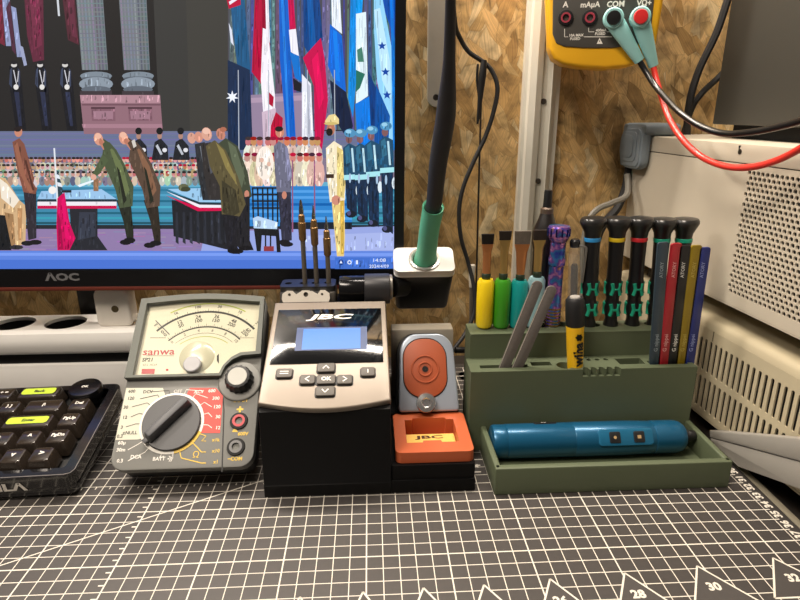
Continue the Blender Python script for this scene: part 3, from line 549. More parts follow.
g = G(FMm); g.prism([(.2, V0+.1), (XN-.05, V0+.1), (XN+.2, V0+.8), (XN+.7, V0+1.4), (XN+1.35, VN+.1), (MW-.2, VN+.15), (MW-.2, MLn-.2), (.2, MLn-.2)], -.05, .02); sp = g.done('scale_plate', M('scale_cream', 'd2cfb4', .55, var=.02), am)
g = G(FMm); g.prism([(.5, V0+.15), (XN-.1, V0+.15), (XN+.15, V0+.82), (XN+.68, V0+1.45), (XN+1.32, VN+.15), (MW-.35, VN+.2), (MW-.35, MLn-.4), (.5, MLn-.4)], .4, .44); g.done('clear_cover', clear('clear_window', '303230', .05, .12), am)
# printed scale
g = G(FMm); gp = M('scale_ink', '26261f', .6); gr_ = M('scale_grey', '8f9088', .6)
cc = U(200, 372)
def arc(r, a0, a1, n=26): return [(cc[0]+r*math.sin(math.radians(a)), cc[1]+r*math.cos(math.radians(a))) for a in [a0+(a1-a0)*i/n for i in range(n+1)]]
R1 = U(205, 312)[1]-cc[1]; R2 = U(205, 327)[1]-cc[1]
g.strip(arc(R1, -47, 47), .17, .03).strip(arc(R2, -46, 46), .11, .03).strip(arc(R2-.55, -42, 42), .03, .03)
for i in range(41):
    a = -44+88*i/40; L_ = .28 if i % 4 == 0 else .14
    g.strip([arc(R2, a, a, 1)[0], arc(R2+L_, a, a, 1)[0]], .03, .031); g.strip([arc(R1, a, a, 1)[0], arc(R1+L_, a, a, 1)[0]], .03, .031)
for i, (t, t2, t3) in enumerate((('0', '0', '\u221e'), ('50', '2', '1k'), ('100', '4', '100'), ('150', '6', '30'), ('200', '8', '10'), ('250', '10', '2'))):
    a = -44+88*i/5; p = arc(R2+.6, a, a, 1)[0]; g.text(t, .3, *p, .031, -math.radians(a), bold=.01); p = arc(R2+.95, a, a, 1)[0]; g.text(str(i*12), .3, *p, .031, -math.radians(a), bold=.01)
    p = arc(R2-.3, a, a, 1)[0]; g.text(t2, .26, *p, .031, -math.radians(a)); p = arc(R1+.5, a, a, 1)[0]; g.text(t3, .24, *p, .031, -math.radians(a), bold=.01)
p = U(148, 357); 
g.text('SP21', .3, *U(148, 360), .03, align='CENTER', bold=.015); g.text('\u00b12.5  AC\u00b13', .16, *U(150, 365), .03); g.strip([U(146, 356), U(174, 356)], .04, .03); g.strip([U(150, 338), U(166, 338)], .05, .03); g.strip([U(238, 338), U(254, 338)], .03, .03)
g.prism(P([(217, 356), (219, 354), (219, 364), (217, 361)]), .02, .05)
g.done('scale_print', gp, am)
g = G(FMm); g.strip(arc(R2-.85, -38, 38), .05, .032); g.strip(arc(R1+.75, -30, 30), .1, .032); g.done('green_print', M('green_ink', '9fae3a', .6), am)
g = G(FMm); g.text('sanwa', .58, *U(159, 352), .036, bold=.007, sx=1.2); g.prism(P([(142, 369), (155, 369), (154.5, 374), (141.5, 374)]), .02, .035); g.prism(P([(166, 369), (168.5, 369), (168.5, 371), (166, 371)]), .02, .035); g.done('red_print', M('red_ink', 'a8161c', .5), am)
# movement hub, needle, adjusting screw
g = G(FMm); c = U(197, 357); g.lathe([(1.35, .02), (1.2, .12), (.4, .2), (.05, .2)], (c[0], c[1], 0)); g.done('movement_dome', M('dome_pale', 'bdbb9f', .25, coat=.3), am)
g = G(FMm); a_, b_ = U(156, 321), U(170, 335); g.strip([a_, b_], .07, .1); g.done('needle', M('needle_black', '1b1b1b', .4), am)
g = G(FMm); c = U(194, 367); g.lathe([(.66, .02), (.66, .6), (.58, .66), (.02, .66)], (c[0], c[1], 0)); g.strip([(c[0]-.45, c[1]-.03), (c[0]+.45, c[1]+.06)], .1, .67); g.done('zero_screw', M('screw_grey', '97979a', .4), am)
# lower front: printed fields
g = G(FMm); g.prism(P([(126.5, 388), (163, 388), (166, 398), (154, 405), (147, 415), (146, 428), (150, 436), (138, 439.5), (115.5, 440)]), 0, .015); g.done('pale_field', M('field_cream', 'c6c4b2', .5), am)
g = G(FMm); g.prism(P([(190, 388), (216, 388), (223, 396), (220, 433), (196, 433), (201, 424), (203, 414), (200, 404), (186, 396)]), 0, .015); g.done('red_field', M('field_red', 'd8392f', .5), am)
dc = U(172, 423); DR = 2.08
g = G(FMm); g.holed(circ(dc[0], dc[1], DR+.22, 40), [circ(dc[0], dc[1], DR, 40)], 0, .03); g.done('dial_ring', M('ring_white', 'e2e0d8', .5), am)
g = G(FMm); g.strip([(dc[0]+(DR+.12)*math.cos(math.radians(a)), dc[1]+(DR+.12)*math.sin(math.radians(a))) for a in range(-78, -12, 6)], .22, .036)
def rad(a, r): return (dc[0]+r*math.cos(math.radians(a)), dc[1]+r*math.sin(math.radians(a)))
for a, e_ in ((-22, (206, 441)), (-42, (206, 452)), (-68, (206, 463))): q = U(*e_); g.strip([rad(a, DR+.1), rad(a, DR+.7), (q[0]-.3, q[1]), q], .07, .02)
g.text('\u03a9', .45, *U(196, 455), .02); 
for t, q in (('x1k', (216, 440)), ('x10', (216, 451)), ('x1', (216, 462))): g.text(t, .25, *U(*q), .02, bold=.012)
g.text('INPUT', .26, *U(241, 400.5), .02, bold=.02); g.text('+', .6, *U(240, 410), .02, bold=.04); g.text('600V', .25, *U(243, 434), .02, bold=.02); g.prism(P([(232, 432), (235, 427), (238, 432)]), 0, .02); g.text('\u2212COM', .25, *U(235, 459), .02, bold=.02)
g.done('yellow_print', M('yellow_ink', 'd8b43a', .5), am)
g = G(FMm); 
for t, q in (('60\u00b5', (122, 443)), ('30m', (121, 450)), ('0.3', (120, 461)), ('DCA', (136, 457)), ('BATT', (159, 459)), ('\u2022))', (170, 459))): g.text(t, .25, *U(*q), .02, bold=.012)
g.done('white_print', wprint, am); g = G(FMm); g.text('OFF', .25, *U(178, 391.5), .02); g.done('off_mark', wprint, am); g = G(FMm)
for t, q in (('600', (212, 391)), ('300', (216, 398.5)), ('120', (217, 407)), ('30', (218, 417)), ('12', (218, 428)), ('ACV', (199, 392))): g.text(t, .25, *U(*q), .03, bold=.012)
g.done('range_print', wprint, am); g = G(FMm)
for a, e_ in ((-127, (128, 461)), (-145, (128, 450)), (-100, (164, 456)), (-80, (169, 456))):
    q = U(*e_); g.strip([rad(a, DR+.15), rad(a, DR+.55), q], .05, .028)
g.done('range_lines', wprint, am); g = G(FMm)
for a, e_ in ((15, (212, 417)), (35, (212, 407)), (-5, (212, 428)), (57, (208, 398)), (75, (203, 391))):
    q = U(*e_); g.strip([rad(a, DR+.15), rad(a, DR+.55), q], .05, .028)
g.done('range_lines', wprint, am)
g = G(FMm)
for t, q in (('600', (132, 391.5)), ('120', (131, 398.5)), ('30', (126, 407.5)), ('12', (125, 417.5)), ('3', (122, 427.5)), ('0.3', (120, 436.5)), ('DCV', (148, 392)), ('\u00b1NULL', (130, 433))): g.text(t, .24, *U(*q), .03, bold=.012)
for a, e_ in ((103, (150, 392)), (122, (140, 399)), (142, (132, 407)), (162, (131, 417)), (180, (126, 427))): q = U(*e_); g.strip([rad(a, DR-.02), rad(a, DR+.5), q], .05, .028)
g.done('dark_print', M('dark_ink', '3c3c38', .6), am)
g = G(FMm); g.lathe([(DR, 0), (DR, .18), (DR-.06, .25), (.02, .25)], (dc[0], dc[1], 0), n=44); kn = g.done('dial', M('dial_grey', '46474a', .5), am)
p0, p1 = U(145, 444), U(190, 402); d = V((p1[0]-p0[0], p1[1]-p0[1])); ang = math.atan2(d.y, d.x); Lk = d.length; mid = ((p0[0]+p1[0])/2, (p0[1]+p1[1])/2)
Fk = Frame(FMm.m @ V((mid[0], mid[1], .25)), FMm.x*math.cos(ang)+FMm.y*math.sin(ang), FMm.y*math.cos(ang)-FMm.x*math.sin(ang))
g = G(Fk); g.prism(rrect(-Lk/2+.25, Lk/2, -.42, .42, .15), 0, .75, .08, 2, rrect(-Lk/2+.5, Lk/2-.05, -.26, .26, .12)); g.box(-Lk/2, -Lk/2+.5, -.2, .2, 0, .2, .05); g.done('pointer_bar', M('bar_dark', '515256', .45), kn)
# right hand column: zero knob and jacks
g = G(FMm); g.strip([U(222, 472), U(224, 410), U(223, 398), U(219, 388), U(220, 377)], .09, .012); g.done('column_groove', M('groove', '2a2a2a', .7), am)
c = U(240, 381); g = G(FMm); g.prism(circ(c[0], c[1]-.05, 1.6, 40), -.04, .16, .14, 3, None, True); g.done('knob_boss', mg, am)
g = G(FMm); pts = [(c[0]+(1.02+.08*(i % 2))*math.cos(2*math.pi*i/32), c[1]+(1.02+.08*(i % 2))*math.sin(2*math.pi*i/32)) for i in range(32)]; g.prism(pts, .2, .95, .1, 2, [(c[0]+(x-c[0])*.86, c[1]+(y-c[1])*.86) for x, y in pts], True); o = g.done('zero_knob', M('knob_dark', '1d1d1f', .45), am)
g = G(FMm); g.lathe([(.72, .9), (.7, 1.0), (.02, 1.0)], (c[0], c[1], 0)); g.done('knob_cap', M('knob_cap', 'a3a39c', .4), o)
for q, cin in (((239, 421), 'b3202e'), ((236, 447), '5a5a5c')):
    c = U(*q); g = G(FMm); g.lathe([(.66, 0), (.62, .12), (.4, .14), (.36, -.4)], (c[0], c[1], 0), caps=False); o = g.done('jack', blacksatin, am); g = G(FMm); g.lathe([(.46, .1), (.46, .16), (.28, .16), (.26, -.2), (.02, -.2)], (c[0], c[1], 0), caps=False); g.done('jack_insert', M('jack_red' if cin[0] == 'b' else 'jack_grey', cin, .45), o)
g = G(); 
for x in (-15.6, -10.4):
    g.box(x-.35, x+.35, 45.2, 45.6, 0, 8.4, .1)
g.box(-15.9, -10.1, 45.1, 45.7, 0, .5, .1); g.done('tilt_stand', M('meter_dark', '3a3a3a'), am)

# ================================================================== SOLDERING STATION
st = thing('soldering_station', 'black soldering station with sloping beige control panel and blue display', 'soldering station', (-2, 42, 0))
sa = math.atan2(11.25-6.85, 45.3-35.75); FS = Frame((-2.72, 35.75, 6.85), (1, 0, 0), (0, math.cos(sa), math.sin(sa))); P = FS.P; U = FS.uv
beige = M('station_beige', '8f8478', .38, .25, var=.04, bump=.1)
Fx = Frame((0, 0, 0), (0, 1, 0), (0, 0, 1))
blackbody = M('station_black', '060607', .5, spec=.2)
g = G(Fx); g.prism([(35.12, .04), (35.12, .9), (35.2, 1.0), (35.5, 6.5), (44.6, 10.55), (49, 10.6), (49, 0), (35.2, 0)], -7.18, 1.75, .06); g.done('body', blacksatin, st)
front = [(-4.5, .05)]+[(-4.5+9*i/12, .05-.62*math.sin(math.pi*i/12)) for i in range(1, 12)]+[(4.5, .05)]
pv = U(335, 304)[1]; g = G(FS); g.prism(front+[(4.4, pv), (-4.4, pv)], -.25, .28, .12, 3); g.done('control_panel', beige, st)
dq = P([(277.5, 313), (386.5, 312), (386.5, 366.5), (268.5, 367.5)]); hw = 4.08
g = G(FS); g.prism([(-hw, dq[3][1]), (hw, dq[3][1]), (hw-.05, dq[0][1]), (-hw+.05, dq[0][1])], .26, .34, .03); g.done('display_glass', M('display_glass', '08090b', .07, coat=1), st)
lq = P([(296, 331), (369, 331), (370, 353), (293, 354)]); g = G(FS); x0, x1, y0, y1 = lq[3][0]+.15, lq[2][0]-.2, lq[3][1], lq[0][1]
g.prism([(x0, y0), (x1, y0), (x1, y1), (x0, y1)], .335, .348); lc = g.done('lcd_frame', M('lcd_frame', '1c3666', .4, emit=.2), st)
g = G(FS); g.prism([(x0+.5, y0+.1), (x1-.5, y0+.1), (x1-.5, y1-.15), (x0+.5, y1-.15)], .345, .354); g.done('lcd', M('lcd_blue', '1660b4', .4, emit=.42, var=.15, scale=20), lc)
g = G(FS); c = U(331, 320); g.text('JBC', .5, 0.05, c[1], .345, bold=.02, sx=2.9, shear=.2); g.done('brand_logo', wprint, st)
def button(px, py, lab, w=1.12, h=.82, big=0):
    c = U(px, py); g = G(FS); g.prism(rrect(c[0]-w/2-.07, c[0]+w/2+.07, c[1]-h/2-.07, c[1]+h/2+.07, .2), .27, .31); o = g.done('button', M('button_ring', '1a1a1b', .5), st)
    g = G(FS); g.prism(rrect(c[0]-w/2, c[0]+w/2, c[1]-h/2, c[1]+h/2, .15), .3, .5, .08); g.done('button_cap', M('button_grey', '59544e', .5), o)
    g = G(FS)
    if lab == 'menu': g.strip([(c[0]-.3, c[1]+.1), (c[0]+.3, c[1]+.1)], .07, .51).strip([(c[0]-.3, c[1]-.1), (c[0]+.3, c[1]-.1)], .07, .51)
    elif lab in 'udlr': 
        a = {'u': 90, 'd': -90, 'l': 180, 'r': 0}[lab]; R_ = lambda x, y: (c[0]+x*math.cos(math.radians(a))-y*math.sin(math.radians(a)), c[1]+x*math.sin(math.radians(a))+y*math.cos(math.radians(a))); g.strip([R_(-.13, .22), R_(.15, 0), R_(-.13, -.22)], .09, .51)
    else: g.text(lab, .32, c[0], c[1], .51, bold=.04)
    g.done('button_mark', wprint, o)
for q in ((285, 377, 'menu'), (326.5, 371.5, 'u', 1.25), (308, 383.3, 'l', 1.05), (326.5, 383.3, 'OK', 1.3), (345, 383.3, 'r', 1.05), (325.5, 395, 'd', 1.3), (368, 375.5, 'i', 1.0)): button(*q)
# tip rack at the back left
FR = Frame((-4.7, 45.6, 10.9), (1, 0, 0), (0, .45, .89))
g = G(); g.prism(rrect(-6.95, -2.35, 45.7, 48.6, .5), 10.3, 11.75, .2); g.done('rack_block', M('rack_grey', '57534e', .4, .2), st)
g = G(); g.holed(rrect(-6.9, -2.4, 45.9, 48.2, .4), [circ(x, 47.0, .3, 14) for x in (-6.3, -5.1, -4.1, -3.05)], 11.75, 12.2); g.done('tip_rack', M('rack_dark', '232323', .35), st)
F_ = Frame((0, 45.5, 11.2), (1, 0, 0), (0, .3, .954)); q = F_.P([(282, 302.5), (330, 302.5), (330, 290), (283, 290)])
x0, x1, y0, y1 = q[0][0], q[1][0], q[0][1], q[2][1]; w = (x1-x0)
out = [(x0+.1, y0), (x1-.1, y0), (x1, y0+.25), (x1-.05, y1-.25), (x1-.4, y1), (x1-.75, y1), (x1-1.0, y1-.32), (x1-1.45, y1-.05), (x1-1.7, y1-.05), ((x0+x1)/2+.3, y1-.0), ((x0+x1)/2-.3, y1), (x0+1.6, y1-.05), (x0+1.15, y1-.32), (x0+.85, y1-.02), (x0+.45, y1), (x0+.05, y1-.25), (x0, y0+.25)]
g = G(F_); g.holed(out, [circ(x0+.62, y0+.62, .12, 10), circ((x0+x1)/2, y0+.62, .2, 12), circ(x1-.62, y0+.62, .1, 10)], -.25, .1); g.done('extractor_plate', M('extractor_white', 'd6cfc4', .4), st)
g = G(F_); g.prism(rrect(x0-.05, x1+.05, y0-.6, y1-.1, .2), -.6, -.12, .05); g.prism(rrect(x0, x1, y0-.62, y0-.02, .2), -.3, .1, .06); g.done('extractor_base', M('rack_dark', '232323'), st)
# holder arm
g = G(); g.cyl((-2.1, 47, 11.6), (0.15, 47, 11.6), 1.12, bev=.12); g.done('arm_joint', M('arm_gloss', '1d1d1f', .18, .5), st)
g = G(Fx); g.prism(rrect(45.8, 48.2, 10.4, 12.8, .9), .0, 2.1, .08); g.done('arm_block', M('arm_grey', '3b3b3e', .45, .3), st)
g = G(); g.cyl((2.0, 47.1, 11.7), (2.35, 47.1, 11.7), 1.05, bev=.08); g.done('arm_collar', M('collar_grey', '8a8680', .35, .5), st)
g = G(); g.cyl((2.3, 47.3, 11.6), (3.4, 48.2, 11.4), .85); g.done('arm_shaft', blacksatin, st)
# iron cradle
ca = math.radians(31.5); FC_ = Frame((5.08, 47, 12.95), (1, 0, 0), (0, math.cos(ca), math.sin(ca)))
g = G(FC_); g.prism(rrect(-2.35, 2.3, .1, 2.85, .5), -5.0, -.5, .25, 3, rrect(-2.55, 2.5, .05, 2.85, .45)); g.done('cradle_body', M('cradle_black', '0a0a0b', .35), st)
g = G(FC_); g.holed(rrect(-2.58, 2.55, 0, 2.85, .5), [circ(.02, 1.35, .98, 24)], -.5, .12); g.prism(rrect(-2.6, 2.57, -.02, 2.87, .5), -.62, -.45, .05); g.done('cradle_cap', M('cradle_white', 'dcdad6', .3, var=.02), st)
g = G(FC_); g.lathe([(1.35, .1), (1.32, .3), (1.12, .32), (.98, .2), (.95, -.5)], (.02, 1.35, 0), caps=False, n=32); g.done('cradle_ring', M('ring_silver', 'a8a6a2', .25, .6), st)
# wing: base, cup, plate
tray = M('orange_silicone', 'bb5c36', .45, var=.05, bump=.05)
g = G(); g.box(1.75, 7.72, 35.15, 49, 0, 1.0, .05); g.holed(rrect(1.78, 7.7, 35.28, 42, .15), [rrect(2.75, 6.95, 36.6, 40.6, .1)], 1.0, 2.15); g.box(1.78, 7.5, 42, 48.9, 1, 2.6, .1); g.done('side_base', blackbody, st)
rec = [(2.95, 36.85), (4.1, 36.85), (4.15, 37.1), (5.45, 37.1), (5.5, 36.85), (6.75, 36.85), (6.75, 40.1), (6.2, 40.1), (6.1, 40.35), (3.6, 40.35), (3.5, 40.1), (2.95, 40.1)]
g = G(); g.holed(rrect(2.08, 7.66, 35.55, 41.15, .45), [rec], 2.16, 3.0); g.box(2.8, 6.9, 36.65, 40.55, 1.02, 1.3); g.holed(rrect(2.8, 6.9, 36.65, 40.55, .1), [rec], 1.3, 2.16); g.done('sponge_tray', tray, st, label='orange silicone tray')
FP = Frame((4.95, 41.15, 3.1), (1, 0, 0), (0, .52, .854)); 
g = G(); g.prism([(2.15, 44.7), (7.25, 44.7), (7.25, 46.2), (2.15, 46.2)], 2.6, 8.75, .15); g.done('column', M('column_grey', '8c8578', .45), st)
PT = FP.uv(428, 333.5, .3)[1]
pl = rrect(-2.42, 2.42, 0, PT, (.3, 1.5, 1.5, .3), 8); plt = [(x*(1-.02*y), y) for x, y in pl]
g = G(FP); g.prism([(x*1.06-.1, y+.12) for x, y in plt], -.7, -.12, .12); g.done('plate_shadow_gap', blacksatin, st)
g = G(FP); g.prism(plt, -.14, .3, .15, 3); g.done('wiper_plate', M('plate_silver', 'aab4c2', .3, .45, var=.03), st)
pc = FP.uv(425, 368, .3); 
def stad(s_): return rrect(pc[0]-1.72*s_, pc[0]+1.72*s_, pc[1]-2.35*s_, pc[1]+2.35*s_, 1.55*s_, 8)
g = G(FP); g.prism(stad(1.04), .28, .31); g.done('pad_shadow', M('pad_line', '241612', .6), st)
g = G(FP); g.prism(stad(1.0), .29, .42, .06); g.lathe([(1.15, .4), (1.1, .5), (1.02, .5), (.98, .41)], (pc[0], pc[1]-.1, 0), caps=False); g.lathe([(.62, .4), (.57, .5), (.5, .5), (.45, .41)], (pc[0], pc[1]-.1, 0), caps=False); po = g.done('wiper_pad', M('pad_orange', 'a04c2b', .5), st, label='orange oval wiper pad')
g = G(FP); g.lathe([(.27, .44), (.24, .3), (.02, .3)], (pc[0], pc[1]-.1, 0), caps=False); g.lathe([(.24, .44), (.02, .44)], (pc[0], pc[1]-.1, 0), caps=False); g.done('pad_hole', dark, po)
kc = FP.uv(426, 403, .6); g = G(FP); g.lathe([(.35, .28), (.35, .5), (.75, .55), (.8, .8), (.72, 1.0), (.4, 1.05), (.3, .9), (.02, .9)], (kc[0], kc[1], 0), n=20); g.done('thumb_nut', chrome, st)
g = G(); g.box(2.98, 6.72, 37.0, 39.3, 1.3, 2.25, .1); 
so = g.done('cleaning_sponge', M('sponge_yellow', 'e8bd62', .85, var=.12, scale=400, bump=.6), None, (4.9, 38, 1.3)); tag(so, 'small yellow cleaning sponge in the orange tray of the station', 'sponge')
g = G(); g.text('JBC', .42, 4.8, 38.75, 2.256, bold=.02, sx=2.2); g.done('sponge_slots', M('sponge_cut', '4a2c14', .8), so)
# three tips
for (px, yt, yb, tipk), lab in zip(((302.5, 199, 282, 0), (314.5, 204, 282, 1), (327, 215, 282, 2)), ('bronze collared soldering tip with chisel end, tallest of the three in the rack', 'bronze collared soldering tip with round end, middle of the three in the rack', 'bronze collared soldering tip, shortest and right-hand one of the rack')):
    p0 = aY(px+1, yb, 47); p1 = aY(px-.4, yt, 47); x = (p0.x+p1.x)/2; z1 = p1.z
    t = thing('soldering_tip', lab, 'soldering tip', (x, 47, 10.9), 0, 'soldering tips in the station rack')
    g = G(); g.cyl((x, 47, 11.76), (x, 47, z1-3.3), .2); g.done('shaft', M('tip_steel', '7d756a', .4, .6), t)
    g = G(); g.lathe([(.2, 0), (.3, .15), (.32, 1.5), (.27, 1.55), (.25, 2.1), (.16, 2.2)], (x, 47, z1-3.4), n=18); g.done('collar', M('tip_bronze', '8a6a42', .4, .55), t)
    g = G(); 
    if tipk == 0: g.prism([(-.12, 0), (.16, 0), (.2, .6), (.22, 1.25), (-.1, .7)], -.12, .12) if False else g.lathe([(.17, 0), (.2, .25), (.17, .5), (.1, 1.05), (.05, 1.2)], (x, 47, z1-1.25), n=14, mesh_scale=(1, .6))
    else: g.lathe([(.15, 0), (.16, .3), (.1, .6), (.04, 1.15)], (x, 47, z1-1.25), n=14)
    g.done('tip_end', M('tip_tin', 'a7a49e', .25, 1), t)

# ================================================================== SOLDERING IRON
ti = math.radians(36); P0 = aY(425, 262, 48.35); ax = V((.02, -math.sin(ti), math.cos(ti))); npl = V((1, 0, 0)).cross(ax)
ir = thing('soldering_iron', 'soldering iron with black handle and green grip standing in the cradle', 'soldering iron', tuple(P0))
def ip(x, y, off=0): return on(x, y, P0, npl)
def rad_(x, y, w): return w/2*(ip(x, y)-CAM).dot(fw)/FOC
A = [(424.5, 266, 24.5), (425, 261, 23), (426.5, 252, 20.5), (428, 240, 20), (430, 225, 20.5), (432.5, 212, 21.5), (433.2, 207, 22)]
g = G(); g.tube([ip(x, y) for x, y, w in A], [rad_(x, y, w) for x, y, w in A], 20, 4, False)
B_ = [(433.2, 207, 22), (433, 208, 18), (432.5, 212, 17)]; g.tube([ip(x, y) for x, y, w in B_], [rad_(x, y, w) for x, y, w in B_], 20, 2, False)
g.done('grip', M('grip_green', '62bd98', .55, var=.04, bump=.1), ir, label='green foam grip')
B_ = [(431, 222, 14), (433, 208, 16), (434.5, 200, 16), (438, 165, 18), (442, 140, 19.5), (445.5, 118, 20), (447, 100, 18.5), (448.3, 80, 15), (449.3, 60, 12.5), (450, 30, 11.5), (450.5, 0, 10.5), (450.5, -30, 9.5), (451, -60, 8)]
g = G(); g.tube([ip(x, y) for x, y, w in B_], [rad_(x, y, w) for x, y, w in B_], 20, 4); g.done('handle', M('handle_black', '26262a', .55, var=.05, bump=.1), ir)
g = G(); g.cyl(P0-ax*.55, P0-ax*.2, .3, .5); g.done('iron_shank', steel, ir)
top = ip(451, -55)
pts = [top, top+V((.3, 1.6, 2.2)), top+V((1.0, 5.5, 2.0)), aY(452, -30, 50), aY(455, 22, 53), aY(460, 38, 54), aY(469, 52, 54.2), aY(482, 61, 54.3), aY(492, 71, 54.2), aY(497.5, 88, 54), aY(494, 110, 54), aY(486, 135, 54), aY(473, 163, 54), aY(463, 188, 54), aY(459, 212, 54), aY(461, 238, 54), aY(468, 262, 54), aY(474, 288, 53.5), aY(474, 312, 53), aY(466, 332, 52), aY(457, 345, 51), V((7.2, 50, 3.6)), V((6.0, 49.4, 3.4)), V((5.5, 48.95, 3.2))]
g = G(); g.tube(pts, .2, 10, 6); g.done('cable', rubber, ir)
g = G(); g.cyl(aY(455, 350, 50.5), aY(472, 350, 50.9), .3, bev=.05); g.done('cable_plug', blacksatin, ir)
# cable support rod
rd = thing('cable_support_rod', 'thin black rod with a hook that carries the iron cable', 'rod', (10.75, 54, -.3))
tp = aY(483, 60, 54); g = G(); g.tube([(10.8, 54, -.2), (10.75, 54, 8), (10.62, 54, 18), (tp.x-.05, 54, tp.z-1)], .09, 8, 3); g.done('rod', M('rod_black', '1a1413', .4), rd)
g = G(); g.tube([aY(477.5, 124, 54), aY(480, 100, 54), aY(482.5, 75, 54), aY(484, 60, 54)], [.1, .22, .34, .24], 12, 3); g.tube([aY(478, 64, 54.2), aY(477, 80, 54.2), aY(479, 100, 54.1), aY(478, 122, 54)], [.1, .12, .1, .06], 8, 3); g.done('hook', black, rd)
g = G(); g.cyl((10.8, 54, -.3), (10.8, 54, 0), 1.6, bev=.08); g.done('base', black, rd)
g = G(); q = [aY(466, 266, 55.5), aY(475, 266, 55.5), aY(474.5, 287, 55.5), aY(468, 287, 55.5)]; x0, x1, z0, z1 = q[3].x, q[2].x, q[2].z, q[0].z
w1 = thing('terminal_sleeve', 'small pale plug sleeve on a grey lead hanging behind the yellow brush', 'plug', ((x0+x1)/2, 55.5, z0))
g.prism([(x0, z0), (x1, z0), (x1+.08, z1), (x0-.1, z1)], 0, .5) if False else g.lathe([(.22, 0), (.36, z1-z0), (.3, z1-z0+.1)], ((x0+x1)/2, 55.5, z0), n=14); g.done('sleeve', M('sleeve_pale', 'b9b3a6', .5), w1)
xm = (x0+x1)/2; g = G(); g.tube([(xm, 55.5, z0+.3), (xm+.1, 55.6, z0-3), (xm+.4, 56, z0-7), (xm+.6, 56.3, -.15)], .18, 8, 4); g.done('lead', M('lead_grey', '5a564f', .5), w1)
# ================================================================== GREEN ORGANISER
og = thing('tool_organizer', 'olive green stepped tool organiser with a front tray', 'tool organizer', (17.4, 40, 0))
olive = M('olive_plastic', '576049', .5, var=.05, bump=.12)
TX0, TX1 = 8.98, 25.95
g = G(); g.box(TX0, TX1, 34.56, 40.6, 0, .38, .04); g.box(TX0, TX1, 34.52, 35.05, 0, 2.15, .08, 3); g.box(TX0, TX0+.45, 34.62, 40.5, .1, 2.15, .12, 3); g.box(TX1-.45, TX1, 34.62, 40.5, .1, 2.15, .12, 3)
g.done('tray', olive, og)
# middle step with slots
FZ = 6.85
def hole_rect(x0, x1, y0, y1): return [(x0, y0), (x1, y0), (x1, y1), (x0, y1)]
mid_holes = [hole_rect(8.9, 12.7, 40.95, 41.5), hole_rect(13.0, 14.6, 41.2, 41.9), circ(15.55, 41.15, .62, 20), hole_rect(19.95, 22.0, 41.1, 42.2), hole_rect(22.3, 25.4, 40.9, 41.6)]+[circ(17.1+.7*i, 42.1, .2, 10) for i in range(4)]
outer = [(8.05, 40.3), (16.55, 40.3)]
for i in range(5):
    x = 16.75+i*.62; outer += [(x, 40.3), (x+.06, 40.62), (x+.24, 40.72), (x+.42, 40.62), (x+.48, 40.3)]
outer += [(25.78, 40.3), (25.78, 42.85), (8.05, 42.85)]
g = G(); g.holed(outer, mid_holes, 6.25, FZ); 
plain = [(8.05, 40.3), (25.78, 40.3), (25.78, 42.85), (8.05, 42.85)]
g.holed(plain, [h for h in mid_holes], .35, 6.25); g.box(8.06, 25.77, 40.31, 42.85, 0, .36); g.done('middle_step', olive, og)
# tall back block with wells
TZ = 8.95; wells = [('y', 9.55), ('g', 10.85), ('t', 12.15), ('l', 13.45)]
tool_x = []
bw = [circ(9.66, 44.3, .42, 18), circ(10.95, 44.3, .42, 18), circ(12.2, 44.3, .42, 18), circ(13.4, 44.4, .42, 18), circ(14.65, 44.6, .6, 20), circ(16.25, 44.7, .6, 20)]
wx = [17.45, 18.95, 20.5, 22.05, 23.55]
bw += [circ(x, 44.4, .42, 18) for x in wx]
g = G(); g.holed([(8.35, 42.85), (24.75, 42.85), (24.75, 45.3), (8.35, 45.3)], bw, .36, TZ-.12); g.holed(rrect(8.35, 24.75, 42.83, 45.3, .12, 3), bw, TZ-.12, TZ); g.box(8.35, 24.75, 42.85, 45.3, 0, .37); g.done('back_block', olive, og)

def tilt(px0, py0, px1, py1, y0, y1=None):          # foot and head of an upright tool, measured on its plane
    a = aY(px0, py0, y0); b = aY(px1, py1, y1 or y0); return a, (b-a)
